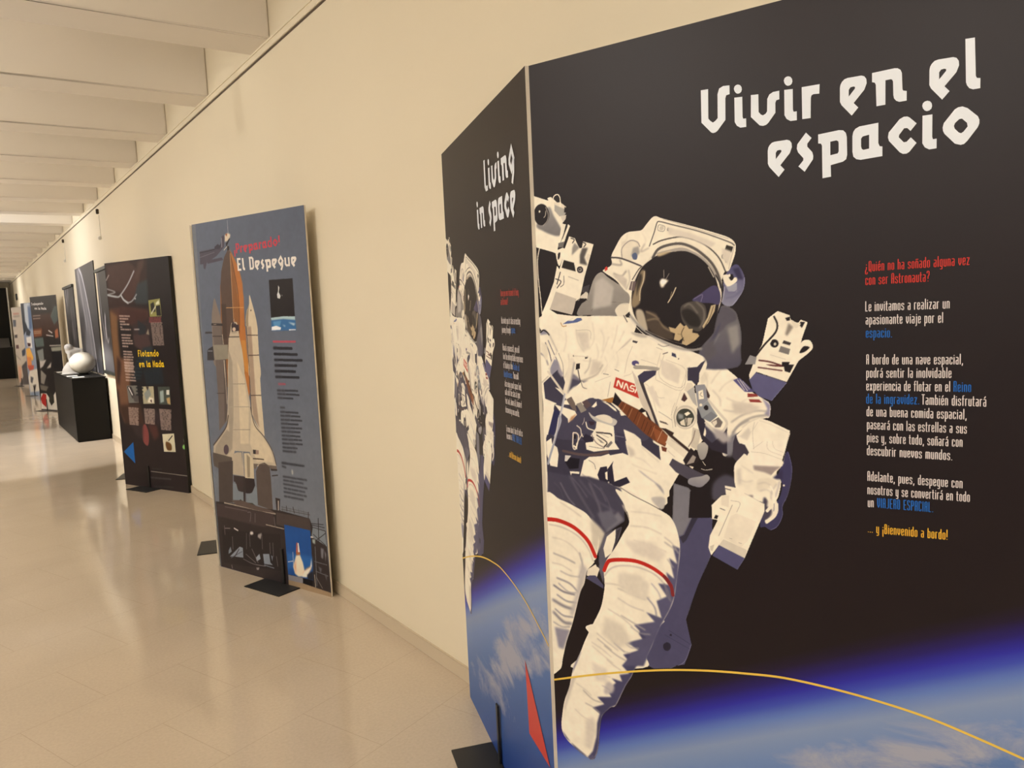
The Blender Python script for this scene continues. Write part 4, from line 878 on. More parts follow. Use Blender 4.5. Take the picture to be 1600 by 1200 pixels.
l2.2 9a8f84 b0.5;220,1544 221,1564 240,1578 257,1574 263,1564
p 9a948a b1.1;247,1562 260,1565 262,1551 250,1539 242,1547
s 55607a;257,1544 256,1540 254,1537 250,1537 247,1538 245,1541 244,1545 245,1549 248,1551 251,1552 254,1551 256,1548
l2.5 8d8378 b0.8;194,1532 218,1528 215,1539
l2.5 8d8378 b0.8;199,1511 217,1504 229,1514
l2.4 b0a594 b0.8;274,1568 265,1553 283,1559
s ece2c8;277,1552 297,1561 296,1548 285,1536 262,1535
l3.3 3a3436;193,1546 215,1543 239,1534 264,1523
p c23a2e;177,1525 183,1528 185,1521 178,1517
l2.1 3f3a38 b0.3;285,1563 297,1591 304,1610 312,1611 339,1602 394,1584 455,1558 467,1550
l1.2 b0a594 b0.2;467,1547 459,1521 455,1504
l1.1 7d756c;306,1603 310,1605 321,1600 318,1591 306,1594 306,1603
s c9bfa9;319,1597 318,1595 316,1594 314,1593 311,1594 309,1596 309,1598 310,1601 311,1602 314,1602 316,1602 318,1600
s 4a4440;332,1593 331,1591 330,1590 329,1590 327,1591 326,1592 326,1594 326,1595 327,1597 329,1597 330,1596 331,1595
p 2f2a24;451,1552 465,1547 461,1536 447,1541
l2.0 4a4440 b0.2;451,1534 443,1533 442,1527 447,1525 450,1518
l2.6 3a3530 b0.3;294,1566 311,1572 341,1576 362,1575 394,1563 419,1546 437,1525 449,1498
s dfd4bb;299,1553 319,1565 352,1569 378,1563 404,1549 424,1529 436,1506 441,1474 435,1430 405,1381 373,1354 319,1365 272,1389 241,1424 239,1458 252,1505 276,1529
l4.1 ece2c8 b0.8;302,1558 324,1566 352,1568 378,1562 401,1548 421,1529 436,1504
l5.6 5a544e b0.5;292,1538 305,1555 330,1562 357,1562 383,1551 404,1535 421,1517 433,1494 439,1469
l6.1 a89e90 b0.5;304,1545 329,1549 357,1551 378,1543 398,1531 416,1512 428,1492
s 231d1e b0.3;290,1536 310,1545 335,1547 362,1547 383,1539 401,1526 418,1507 429,1484 435,1455 432,1425 421,1401 400,1369 389,1354 373,1352 335,1360 302,1373 274,1386 249,1411 240,1443 244,1479 264,1517
l1.5 dfd4bb b0.3;413,1511 424,1490
l2.0 dfd4bb b0.2;432,1484 433,1472
l2.5 1c1820 b0.5;428,1494 439,1469 440,1445 432,1418
l1.5 b0acb0 b0.2;446,1469 444,1454 440,1440
s c9b48a b0.8;303,1545 329,1549 332,1547 307,1540
s 8d7c60 b0.8;264,1512 274,1511 272,1493 263,1473 260,1447 253,1439 244,1435 240,1448 252,1484
s 3a332c b0.8;255,1494 264,1507 266,1494 257,1473 252,1460
l1.6 d8c9a5 b0.5;272,1511 269,1491 261,1471 259,1450
p 6a5a58 b0.6;240,1492 252,1491 247,1471 234,1474
l1.4 c9bfa9;244,1490 240,1474
l1.9 2a2424;267,1522 258,1515 243,1495
s b5a890 b0.8;250,1429 264,1429 272,1410 276,1386 266,1387 252,1405
s 4a3f35 b1.1;273,1426 298,1420 300,1404 325,1388 335,1367 313,1368 286,1381 275,1397
l2.7 8d7d60 b0.8;275,1407 298,1409 314,1391 336,1380
l2.2 a08d70 b0.8;273,1426 292,1417 303,1409
s 453f5c b0.5;377,1446 397,1459 418,1472 430,1471 437,1455 434,1435 417,1438 396,1440
l1.3 77708a b0.5;381,1448 399,1456 396,1442
s 4a443e b0.5;351,1428 362,1440 386,1443 404,1434 407,1411 398,1387 384,1382 358,1398
s 2a2522 b1.3;353,1421 369,1428 390,1412 393,1392 369,1395
l2.6 7d7568 b1.0;359,1433 372,1438 388,1419
l2.6 7d7568 b1.0;386,1442 401,1426 401,1404 392,1389
p b8a682 b0.5;417,1433 427,1435 424,1421 411,1399 400,1387 398,1392 409,1409
l1.3 4a4030 b0.3;422,1431 414,1409 403,1391
p bda67e b0.3;324,1392 339,1388 350,1400 358,1392 363,1395 369,1387 377,1387 376,1379 387,1377 391,1372 381,1362 362,1352 352,1357 357,1370 346,1362 335,1365 338,1378 328,1382
l1.6 4a3d2e b0.3;358,1390 352,1377 357,1362
l1.3 8d7a58 b0.3;344,1377 352,1375
s ece2c8 b1.1;307,1486 313,1490 322,1490 326,1488 319,1483 315,1476 309,1476
s fff8e0 b1.1;322,1487 321,1484 318,1482 314,1481 311,1482 308,1484 307,1487 308,1490 311,1493 315,1493 318,1492 321,1490
l1.1 c9bfa9 b0.5;316,1511 316,1496
l0.8 c9bfa9 b0.5;328,1503 320,1491
l2.1 d8c9a5 b0.3;342,1473 335,1459 324,1443
l1.3 8d7d60 b0.3;333,1465 329,1452
l5.4 9a958c b0.8;235,1419 263,1389 302,1365 340,1349 373,1343 394,1346
l1.9 dfd6c4 b0.5;232,1414 260,1383 299,1359 338,1344 367,1339
l2.4 2a2526 b0.5;271,1385 305,1368 341,1354 373,1349 394,1354
s b5ac9c b1.1;236,1382 260,1379 275,1373 265,1370 248,1374
p 3a3436;240,1365 252,1362 249,1358 239,1361
l2.0 3a3436;220,1419 228,1405
p 2f2a2c;223,1419 234,1427 236,1419 227,1415
l1.3 6d655c b0.3;299,1356 310,1351 324,1353
l2.1 cdc2ad b1.7;12,895 43,892 73,877 94,853
l2.1 c2b8a6 b1.3;9,832 36,830 62,820
l2.5 a9a198 b1.7;31,815 57,808 88,809
l2.5 8f8a8c b1.7;25,783 51,767 73,768
l3.0 77747c b2.1;19,754 45,743 72,744
l3.0 77747c b2.1;12,717 34,705 61,706
l2.6 8f8a8c b2.1;6,683 29,676 51,680
l2.5 cdc2ad b1.6;38,984 64,972 94,956
p b8b0a6 b4.1;89,844 106,831 94,795 76,749 61,706 53,713 73,771
l1.9 cdc2ad b1.1;223,983 262,984 296,981
l1.9 cdc2ad b1.1;228,918 267,912 305,903
l2.2 b8aea0 b1.5;302,935 320,923 333,904
l2.2 a8a098 b1.5;308,886 321,870
l1.9 b8aea0 b1.6;183,776 215,763 247,758
l2.0 b8aea0 b1.2;157,745 190,732 218,715
l2.3 a09a96 b1.5;214,714 237,704 261,706
l2.0 b8aea0 b1.2;125,680 154,663 179,650
l2.4 a09a96 b1.6;196,673 212,665 232,667
l2.0 c8beaa b1.6;111,646 140,629 165,616
p d6ccb6 b5.4;185,837 241,839 264,821 255,782 208,788 184,810
p d2c8b2 b6.4;148,724 197,711 212,676 179,653 138,683
p d8cdb8 b5.3;204,914 267,920 305,900 289,876 227,888
l1.9 8d8890 b1.1;268,825 283,809 290,793
l2.3 6d6a7c b1.5;257,790 274,771 278,750
l1.5 b8aea0 b0.9;110,655 137,644 161,630
l1.7 a09a98 b1.2;169,666 190,653 210,650
l1.5 b0a698 b1.2;149,621 167,611 185,604
l1.5 b8aea0 b1.2;110,589 135,581 157,580
l1.8 a09a98 b1.2;134,554 149,550 158,544
l1.5 c2b8a6 b1.2;63,542 89,531 104,521
l1.6 c2b8a6 b1.2;57,475 76,463 98,457
p d2c8b4 b4.3;85,454 108,472 113,432 99,386 83,387
p d6ccb8 b4.8;108,606 148,598 147,564 118,562
p c8beac b3.2;50,551 64,560 41,501 28,461 25,473
l1.4 cbc0ac b1.1;401,1293 406,1277 403,1260
l1.7 c0b6a4 b1.4;417,1260 431,1244 433,1228
l1.4 c0b6a4 b1.1;445,1245 467,1237 494,1233
l1.6 b0a698 b1.4;439,1220 461,1218 493,1220
l1.3 b0a698 b1.1;477,1186 498,1201 520,1207
p cfc4b0 b3.2;456,1237 494,1236 515,1228 493,1214 461,1213
p a8a09a b3.3;415,1183 443,1174 454,1158 437,1151 421,1164
l0.9 cfc5b0 b0.5;498,1144 517,1159 527,1169
l0.7 c4baa6 b0.2;527,1165 529,1144 556,1134
l0.7 c8beaa b0.2;536,1177 540,1149 558,1141
l1.2 c2b8a6 b1.0;474,1108 488,1100 498,1094
l1.2 c2b8a6 b1.0;469,1079 483,1075 497,1079
l1.2 b5ab9a b0.9;507,1073 521,1077 532,1073
l1.2 b0a698 b0.9;511,1059 525,1063 535,1056
p cfc5b2 b2.4;464,1098 474,1104 473,1070 466,1066
l1.0 c2b8a6 b0.5;480,1051 506,1039 520,1033
l1.0 b5ab9a b0.5;451,1033 470,1030 463,1010
l1.1 cdc2ad b0.9;170,1329 176,1312 168,1290
l1.1 cdc2ad b0.9;199,1341 203,1322 197,1303
p d8cdb8 b2.1;303,1323 329,1315 348,1301 343,1272 315,1282 305,1292
p dacfba b1.7;270,1262 284,1267 296,1238 300,1218 283,1238
l0.6 b0a594 b0.2;316,1323 359,1303 349,1264
l0.8 b8ad9a b0.4;334,1231 326,1210 328,1177
l0.9 8d857a b0.4;296,1211 313,1202 326,1194
p 5a5048 b0.2;297,1192 313,1188 318,1183 299,1188
l0.9 c0b5a2 b0.5;183,1286 168,1281 143,1272
l0.9 a09686 b0.5;159,1305 144,1294
l0.9 c0b5a2 b0.4;258,1323 276,1318 294,1312
l1.1 cbbfaa b0.7;216,1286 232,1291 239,1297
l1.9 d2c7b2 b1.4;71,1387 72,1365 64,1341
l1.6 c8bda8 b1.1;204,1398 198,1372 188,1347
l1.5 c8bda8 b1.1;220,1385 207,1362
l1.4 c2b7a4 b0.9;114,1321 129,1319 148,1322
p d4c9b4 b3.3;99,1385 131,1384 132,1347 115,1341
p d0c5b0 b3.2;139,1321 163,1317 152,1291 127,1284
l1.4 8d857a b0.7;50,1337 60,1312 61,1281
p 9a949a b1.4;49,1308 61,1290 56,1281 46,1294
l1.2 cbc0ae b0.8;237,1107 258,1101 277,1086
l1.2 b8aea0 b0.8;254,1132 276,1114 294,1101
l1.2 cbc0ae b0.8;205,1031 226,1026 246,1013
p c8bdaa b2.4;217,1133 234,1124 237,1111 225,1107
l1.5 55525e b0.9;23,1030 39,1017 47,995
l1.7 6d6a76 b1.1;73,1047 93,1028 112,1004
l1.7 6d6a76 b1.0;131,1036 149,1022 161,999
l1.3 5f5c68 b0.8;101,1057 118,1045 136,1032
l1.1 d8cdb8 b0.4;106,1173 111,1181 112,1189
l1.2 b5aa98 b0.4;154,1154 173,1147
l1.0 6a6462 b0.4;122,1124 139,1122 161,1121
p 8d877d b0.6;142,1145 153,1140 162,1133 153,1134
l1.1 4a4448 b0.4;120,1091 133,1084 137,1072
l2.5 77747c b1.6;41,1031 61,998 78,981
l2.0 5f5c66 b1.6;148,1030 167,998 178,959
p 62606a b3.9;137,969 174,981 190,957 156,930
l1.1 cbbfaa b0.8;269,1591 277,1578 274,1565
l1.1 cbbfaa b0.8;235,1594 232,1582 219,1570
p d8cdb8 b2.0;325,1599 379,1581 430,1557 419,1549 378,1569 330,1583
l1.0 a59a8a b0.3;318,1616 379,1593 455,1564
p d4c9b4 b1.5;442,1547 462,1538 454,1512 442,1525
l1.4 8d8578 b0.8;228,1475 237,1495 235,1516
p c8bdaa b1.7;196,1508 217,1507 231,1496 228,1475 214,1489
p b5aea2 b3.1;152,1496 173,1504 198,1482 190,1442 143,1435
p 8f897f b3.0;198,1476 230,1461 229,1446 203,1447
p 8a8680 b2.7;450,1388 471,1393 475,1356 459,1335
p 5a565a b2.8;398,1351 421,1367 426,1335 403,1318
p 35304a b1.1;463,1504 476,1506 484,1482 473,1483
l1.3 6f6a86 b0.5;448,1460 464,1457 481,1472
l1.3 5a5674 b0.8;448,1447 464,1449 478,1459
p ece2c9 b0.3;465,1170 490,1195 505,1203 513,1207 533,1202 571,1185 567,1167 471,1153
l1.1 c6bca8 b0.5;502,1198 498,1177 500,1144
l0.8 cfc5b1 b0.3;512,1202 535,1195 567,1181
l0.8 b8ae9c b0.3;571,1184 565,1159 556,1114
l0.8 cfc5b1 b0.3;468,1167 493,1176 509,1199
p d2c8b4 b2.2;471,1167 490,1187 495,1177 487,1160'''
print_m = printmat('photo_print', 0.4, 0.2)
ph = picture('astronaut_photo', main, ASTRONAUT, 0, 330, 640, 1370, 1.25, (0.15, 0.13, 0.13), print_m, cut=True)
link('astronaut_photo', ph.data, None, side, (0, -0.0006, 0))
ARC = [(12, 539), (108, 574), (210, 607), (305, 634), (394, 654), (477, 668), (556, 678), (654, 679), (745, 674), (820, 665), (890, 650), (966, 631)]
for b in (main, side):
    bm = bmesh.new(); pts = smooth_pts([(0, 535)]+ARC[1:]+[(1000, 621)], False, 5)
    square_ribbon(bm, [tuple(p) for p in pts], 4.6, lambda p: (p[0]/1000, 0, p[1]/1000))
    build('orbit_line', bm, inkmat('e0bb4c'), b, (0, -0.0014, 0))
    bm = bmesh.new(); bm.faces.new([bm.verts.new((x/1000, 0, z/1000)) for x, z in ((782, 490), (793, 285), (969, 290))])
    build('red_triangle', bm, inkmat('c0342c'), b, (0, -0.0014, 0))
lettering('main', main); lettering('side', side)
stand(side, 0.33, 0.455); stand(main, 0.42, 0.57)

# the launch board and its folded partner behind it
sky_m = mat('sky_print', ink('6c7278'), 0.4, 0.3, noise=0.02, nscale=4)
launch = display_board('grey blue display board with space shuttle on its launch pad titled El Despegue', (1.131, 4.657), (0.3127, -0.9499), sky_m, width=0.98)
picture('launch_photo', launch, '''p 5a6270 g787c80;39,2008 1008,2012 1012,-18 -36,-26
p 4a4650;58,1836 201,1841 259,1853 280,1899 294,1906 306,1893 292,1842 216,1799 118,1770 98,1734 84,1739 81,1764 51,1764
p 4a4650;120,1782 264,1788 276,1773 125,1763
l4.3 2f2c36;57,1828 200,1837 267,1860 279,1897
l3.3 6a6670;57,1803 198,1821
p 3a3640;202,1849 236,1863 262,1849 249,1833 207,1837
l6.3 8a868c;275,1892 272,1844
p d8c8ac b1.6;308,1905 337,1914 359,1904 354,1889 331,1871 303,1869
p a0552e;312,1909 333,1911 324,1895
p 2a2428;312,1860 347,1885 353,1881 313,1840
l2.6 b0b0b0;341,1981 340,1914
l4.2 c9c0b0;290,1826 328,1847
s 8a5c36;346,1728 367,1623 394,1560 431,1579 429,1504 421,1331 430,1182 424,1094 342,1092 185,1089 196,1341 222,1589 234,1648 292,1718
p 57463c;331,1832 286,1788 248,1714 228,1626 226,1516 220,1419 220,1275 297,1275 326,1468 333,1658 339,1803
p 8a5c36 b2.5;341,1816 333,1658 326,1468 302,1275 357,1275 382,1466 376,1656 357,1789
p b0703a b1.6;339,1829 381,1769 411,1717 432,1640 432,1559 425,1465 410,1275 357,1275 385,1466 378,1618 361,1745
l3.3 2f221c;341,1816 370,1688 387,1580 382,1466 369,1371
l3.3 c09a70 b0.8;343,1803 334,1620 327,1455
p 2a2220;322,1849 340,1841 338,1822 318,1821
l3.3 c89a60 b0.8;231,1513 330,1512 425,1509
p 4a3c34 b3.4;223,1536 267,1534 251,1340 212,1341
p bf8440;380,1332 421,1331 430,1182 405,1167 386,1199 383,1269
p b0703a;390,1408 427,1407 423,1216 422,1050 399,997 389,1120 389,1280
p bf8440;380,1332 419,1333 420,1152 395,1165 385,1248
s 807468;162,1570 139,1521 121,1464 110,1342 108,1197 201,1197 209,1341 211,1440 185,1519
p 6d625a;120,1414 211,1412 202,1149 196,950 187,882 103,817 120,1014 124,1281
p 5a5049 b2.6;205,1412 226,1281 220,1083 189,896 162,868 200,1215
l14.1 3a3434;119,1425 214,1421
l3.8 8d8070;134,1424 159,1424
l4.2 3f3834;116,1359 208,1358
l5.2 4a423c;118,1358 203,1356
l4.4 4a423c;111,1034 186,1036
p 8d8674;111,1309 253,1310 248,1230 118,1224
l3.7 c8bca4 b0.5;209,1366 211,1312
l4.2 c8bca4 b0.5;204,1222 203,1125
l4.3 b8ac98;208,1222 200,977
p 3f3c3c;64,1288 110,1302 111,1222 42,1222 50,1277
l6.7 3f3c3c;46,1377 112,1378
l3.8 8a8f92;56,1275 100,1275
p 3f3c3c;47,1385 110,1384 109,1374 45,1375
s d0c0a0;485,1573 501,1535 525,1456 534,1398 532,1357 529,1251 525,1131 429,1129 433,1251 436,1359 434,1435 453,1493 474,1516
p 9a8a70 b0.9;475,1526 446,1476 434,1431 439,1359 429,1129 440,1129 453,1358 458,1441
p d0c0a0;443,1407 530,1405 527,1255 520,1040 522,816 505,802 471,858 423,933 432,1088 438,1255
p a58f78 b2.5;443,1407 479,1406 475,1217 471,1025 481,859 435,908 429,1024 438,1255
l4.8 4a3a34;436,1360 529,1358
l4.9 4a3a34;438,1250 526,1252
l4.9 4a3a34;430,1032 519,1035
l4.1 4f3c34;437,1407 433,1217 427,1050 423,933
l2.7 b09a80;430,1359 430,1182
s 4a4038;493,1491 492,1489 490,1487 488,1487 486,1487 484,1489 484,1491 485,1494 487,1496 489,1496 491,1495 493,1494
s bcae94;298,1417 311,1431 353,1430 362,1388 368,1346 383,1269 387,1164 366,1093 234,1090 253,1269 270,1347 287,1382
p 3a3034 b0.5;301,1417 318,1438 351,1419 369,1419 367,1384 299,1380
s cbb49a;338,1393 336,1388 329,1384 322,1383 314,1385 309,1389 308,1394 310,1399 317,1403 324,1404 332,1403 337,1399
l2.7 d8d0c0;329,1451 328,1423
l3.6 8d8070;298,1375 345,1375
l5.5 3f3836;271,1352 363,1352
s 4a3f40;271,1264 276,1283 300,1304 319,1309 341,1299 362,1283 362,1262 352,1276 315,1285 284,1276
p 2f2a2c;294,1239 312,1241 313,1225 298,1223
p 2f2a2c;318,1241 333,1241 334,1225 319,1225
p bcae94;266,1346 365,1345 371,1229 397,1101 415,998 416,959 442,876 517,816 588,731 604,656 389,634 378,715 236,711 195,620 19,633 32,723 175,842 202,950 244,1215
p d0c0a0 b3.4;327,1216 379,1126 400,958 374,761 297,756 316,1020
p a09480 b4.3;257,1281 283,1216 258,952 214,716 192,715 207,950
p d0c0a0 b3.3;416,920 497,821 569,736 581,673 436,667 384,762
p 9f937f b3.5;174,828 206,816 202,709 102,646 31,641 55,725
l4.2 9a8e7a b0.8;238,1090 385,1094
l4.2 a59984 b0.8;209,960 406,968
l4.3 9a8e7a b0.9;241,832 395,841
l8.8 554a44;202,910 176,848 111,790 33,730
l6.5 554a44;416,965 441,869 516,809 579,737 605,662
s 55484c;180,714 175,699 164,688 151,683 139,686 131,696 130,710 135,725 146,736 159,741 171,738 179,728
p 3a3434;407,730 434,731 430,706 407,707
p 9a8070 b0.8;434,731 460,730 457,708 430,706
l7.3 55483f b1.2;405,680 459,682 497,682
p 5d544c;19,686 205,671 198,562 20,606 16,635
p 4d443f;66,630 211,652 177,406 40,390
p 5a4f48;419,611 455,653 502,666 545,651 548,586 545,405 414,419 416,525
p 6d6258;394,652 605,656 609,633 558,633 530,650 487,663 439,647 417,621 398,629
p 3f3834;551,637 610,638 609,629 557,625
l5.9 3f3834;561,598 610,606
p b5a78e;216,691 258,704 299,707 304,572 200,572
p c8b998;322,704 370,708 403,667 398,566 311,563
p 9a8c74 b1.2;345,701 374,684 360,572 336,568
p 3f3634;207,568 304,569 304,479 244,478 223,505 218,529 202,533
p 352d2c;311,563 398,566 401,528 373,491 355,477 307,475
p 7c8488;193,522 225,520 236,482 292,475 293,429 237,427 180,426
p 7c8488;315,470 372,484 401,528 415,515 406,418 364,422 317,427
l7.5 bcae96;311,708 302,581 295,473
p 3a3230;296,571 316,568 300,415 280,418
p 3f4038;219,415 254,434 292,419 364,425 394,411 234,402
p 5d5650 b1.3;171,420 237,427 235,412 177,406
p 352d2c;7,394 172,402 566,410 629,411 850,399 870,356 970,350 981,-5 7,2
p 453a38 b2.7;18,384 541,387 556,327 444,299 13,307
l7.2 a59a88;93,395 563,388
l3.7 6d6260;95,372 307,372
p 5d4f48 b0.9;174,417 269,428 403,412 522,405 574,391 433,387 206,395
l5.2 a59a88;473,316 628,313
p 4a403c;575,398 850,399 853,334 640,325 566,329
p 3a3230;574,479 616,477 603,415 618,410 576,412
l6.8 c8bcac;598,462 593,414
l4.1 55504e;620,420 853,419
l2.5 55504e;621,434 844,428
l5.0 3a3230;664,443 666,416
l5.8 3a3230;720,443 727,413
l5.7 3a3230;844,431 840,398
l2.5 55504e;632,439 629,411
l2.5 55504e;694,436 691,412
l2.5 55504e;765,438 767,408
l2.4 55504e;805,436 807,407
p 7c8488;870,353 965,346 971,267 888,293 854,302
l5.6 2f2a2a;919,408 911,284
l4.0 2f2a2a;857,367 963,365
l4.0 2f2a2a;857,374 955,380
l4.0 2f2a2a;871,317 962,272
l4.0 2f2a2a;969,337 876,278
p 2c2626 b2.7;45,230 592,278 589,71 35,29
p 8a929a b0.9;103,77 208,151 237,149 235,91 140,83
p 8a929a b0.9;424,142 480,151 485,103 505,92 428,86
p 8a929a b0.9;353,109 390,137 398,110 361,90
p 7d858c b1.0;96,112 117,138 125,110 92,90
p 7d858c b0.9;496,146 512,142 503,112
l4.7 5d6064;114,71 228,126
l5.6 3a3436;152,85 200,136
l7.5 d0c8bc b0.9;169,254 203,246
s d0c8bc b1.8;349,251 347,245 340,241 332,238 324,238 318,241 317,246 320,251 326,256 334,258 342,258 348,255
p a09890 b1.8;393,250 428,262 412,224 386,234
l4.7 6d6664;144,200 140,127
l3.7 6d6664;284,241 272,147
l3.6 6d6664;312,238 309,167
l3.6 6d6664;427,254 422,170
l4.4 6d6664;493,215 491,152
l4.4 6d6664;521,219 517,143
l4.5 6d6664;312,366 340,366 328,315
l4.5 6d6664;380,367 374,317
l4.3 6d6664;550,368 554,313
l4.8 6d6260;73,256 72,204
l3.7 7d7674;262,116 349,80
l3.6 7d7674;324,155 372,84
l3.6 7d7674;234,83 325,69 438,74
l4.4 7d858c;427,79 514,76
p 8a8480 b0.9;351,52 380,57 372,42 355,39
l4.8 8a8480;114,27 118,9
l3.5 7d7674;544,147 549,92
l3.8 8a8480 b0.9;77,242 127,248
l4.0 75797c;878,253 870,40
l3.2 75797c;865,171 961,168
l3.2 75797c;869,119 964,109
l4.9 b0a898;857,97 859,31
l3.2 8d8780;870,86 913,35
p 77777a b1.6;922,253 946,250 935,196 921,200
p 77777a b1.6;950,244 962,226 953,179
p 5d5d60 b1.6;892,150 920,141 907,113
p 5d5d60 b1.6;937,118 955,114 952,81
p d8d0c4 b0.8;840,303 869,304 869,298 841,296
p 9fa8a0 b1.6;858,289 883,293 880,266 861,270
p 1f5090;633,338 848,335 843,65 635,62
p 2a62a4 b8.3;639,182 848,195 847,116 639,94
p f0e0c0 b2.5;716,181 747,189 768,149 778,104 795,77 723,64 694,76 683,115
p d89868 b5.0;693,116 708,159 703,71
p d8a070 b4.9;761,87 790,119 832,140 835,127 795,80
p f4e8d0 b2.5;773,103 826,132 842,188 840,141 790,72 754,69
p b06838 b1.7;718,201 749,206 752,190 716,181
p e8dcc8;736,251 744,252 749,203 734,201
p c0603a;726,250 733,257 731,203 717,195
p 2a2a30 b1.6;796,87 844,115 843,65 799,64
l3.4 c8c8c8;690,194 687,122
l4.2 c8c8c8;643,133 686,144
p 8a8686;635,60 758,63 755,32 636,28
p 1a1618;758,61 838,64 834,27 760,30
p a08868;634,30 760,33 984,22 981,-9 633,-2
p 282424;661,1643 854,1641 851,1449 656,1447
p a8c0c0 b1.5;654,1447 759,1452 851,1449 850,1428 757,1437 660,1433
p 3a6a98 b2.3;655,1434 757,1438 853,1431 854,1380 653,1380
p b8ccd0 b3.0;793,1421 849,1414 838,1402
p b8ccd0 b2.3;744,1410 772,1403 762,1399
p 5a90b8 b3.1;669,1427 737,1431 724,1401 676,1402
p e8e8e4 b0.8;656,1400 695,1405 733,1395 727,1383 653,1382
p e8e8e4 b0.7;794,1385 850,1384 850,1380 798,1379
p d8d8d0 b0.8;735,1612 743,1600 735,1576 748,1557 741,1543 722,1547 720,1565 731,1582
p 8d8d88 b0.8;755,1563 764,1560 760,1554
l10.8 b0505c b1.5;660,1323 708,1322
l10.7 b0505c b1.5;717,1322 750,1322
l10.6 b0505c b1.5;757,1322 792,1321
l10.5 b0505c b1.5;798,1321 838,1321
l15.5 2f2f34 b1.6;661,1289 684,1289
l15.4 2f2f34 b1.5;693,1288 738,1287
l15.2 2f2f34 b1.5;745,1287 779,1287
l15.1 2f2f34 b1.5;787,1286 806,1286
l14.7 2f2f34 b1.5;662,1258 714,1257
l14.6 2f2f34 b1.5;724,1257 743,1257
l14.4 2f2f34 b1.5;750,1257 796,1255
l14.3 2f2f34 b1.5;804,1255 844,1255
l14.0 2f2f34 b1.6;661,1227 687,1227
l13.9 2f2f34 b1.5;695,1227 726,1227
l13.8 2f2f34 b1.5;734,1226 773,1226
l13.7 2f2f34 b1.5;779,1226 797,1226
l13.6 2f2f34 b1.5;805,1226 832,1225
l13.4 2f2f34 b1.5;838,1225 880,1225
l14.8 2f2f34 b1.6;661,1198 688,1198
l14.7 2f2f34 b1.5;693,1198 726,1198
l14.6 2f2f34 b1.5;731,1198 751,1198
l14.4 2f2f34 b1.5;758,1198 808,1197
l14.3 2f2f34 b1.5;817,1197 833,1198
l14.8 2f2f34 b1.6;659,1168 700,1168
l14.6 2f2f34 b1.5;708,1168 754,1168
l14.5 2f2f34 b1.5;763,1168 807,1167
l14.3 2f2f34 b1.5;815,1167 820,1167
l14.0 2f2f34 b1.6;660,1137 706,1137
l13.9 2f2f34 b1.5;715,1137 750,1137
l13.8 2f2f34 b1.5;757,1137 774,1137
l13.7 2f2f34 b1.5;782,1137 816,1137
l13.6 2f2f34 b1.5;824,1137 845,1137
l10.9 9a5560 b1.6;678,1100 707,1100
l10.8 9a5560 b1.5;714,1101 731,1100
l10.9 3c3d42 b1.6;664,1066 689,1066
l10.9 3c3d42 b1.6;699,1066 722,1066
l10.8 3c3d42 b1.5;730,1067 751,1067
l10.7 3c3d42 b1.5;757,1067 810,1068
l10.6 3c3d42 b1.5;816,1067 828,1067
l10.2 3c3d42 b1.6;664,1047 698,1047
l10.1 3c3d42 b1.6;706,1047 728,1047
l10.0 3c3d42 b1.5;737,1047 754,1047
l9.9 3c3d42 b1.5;762,1047 811,1047
l9.8 3c3d42 b1.5;817,1046 837,1046
l10.2 3c3d42 b1.6;664,1027 702,1026
l10.1 3c3d42 b1.5;710,1026 748,1026
l10.0 3c3d42 b1.5;754,1026 785,1026
l9.4 45464a b1.6;678,976 712,976
l10.2 3c3d42 b1.6;677,952 712,953
l10.1 3c3d42 b1.5;720,952 761,953
l10.0 3c3d42 b1.5;767,953 785,953
l9.9 3c3d42 b1.5;792,953 818,953
l10.2 3c3d42 b1.6;676,932 704,932
l10.1 3c3d42 b1.6;713,933 754,934
l10.0 3c3d42 b1.5;763,933 787,934
l9.9 3c3d42 b1.5;793,934 815,934
l9.9 3c3d42 b1.5;822,934 831,934
l10.2 3c3d42 b1.6;676,910 697,911
l10.1 3c3d42 b1.6;706,911 747,912
l10.0 3c3d42 b1.5;757,912 783,912
l9.9 3c3d42 b1.5;790,913 833,913
l9.9 3c3d42 b1.5;841,913 843,913
l10.2 3c3d42 b1.6;676,890 728,891
l10.1 3c3d42 b1.5;734,890 778,891
l10.0 3c3d42 b1.5;784,891 812,892
l10.2 3c3d42 b1.6;676,868 706,869
l10.1 3c3d42 b1.6;714,869 747,870
l10.0 3c3d42 b1.5;754,870 785,871
l9.9 3c3d42 b1.5;794,871 820,872
l9.9 3c3d42 b1.5;828,872 838,872
l10.2 3c3d42 b1.6;675,848 711,849
l10.1 3c3d42 b1.6;721,849 772,850
l10.0 3c3d42 b1.5;779,850 822,851
l10.2 3c3d42 b1.6;675,826 699,827
l10.2 3c3d42 b1.6;708,827 737,827
l10.1 3c3d42 b1.5;744,828 779,829
l10.0 3c3d42 b1.5;786,828 820,829
l10.2 3c3d42 b1.6;674,806 716,807
l10.1 3c3d42 b1.6;726,807 762,808
l10.0 3c3d42 b1.5;770,809 800,810
l9.9 3c3d42 b1.5;810,810 831,810
l10.2 3c3d42 b1.6;674,784 724,785
l10.1 3c3d42 b1.6;733,786 778,787
l10.0 3c3d42 b1.5;787,788 813,788
l9.9 3c3d42 b1.5;821,789 834,789
l10.3 3c3d42 b1.6;674,763 698,763
l10.2 3c3d42 b1.6;706,763 746,764
l10.1 3c3d42 b1.6;754,765 779,765
l10.0 3c3d42 b1.5;788,765 789,765
l10.2 3c3d42 b1.6;673,743 725,743
l10.1 3c3d42 b1.6;732,744 751,744
l10.1 3c3d42 b1.6;760,744 777,745
l9.5 3c3d42 b1.6;657,676 708,676
l9.4 3c3d42 b1.6;718,675 767,675
l9.3 3c3d42 b1.5;772,675 811,675
l9.2 3c3d42 b1.5;818,675 826,675
l9.1 3c3d42 b1.7;656,678 693,678
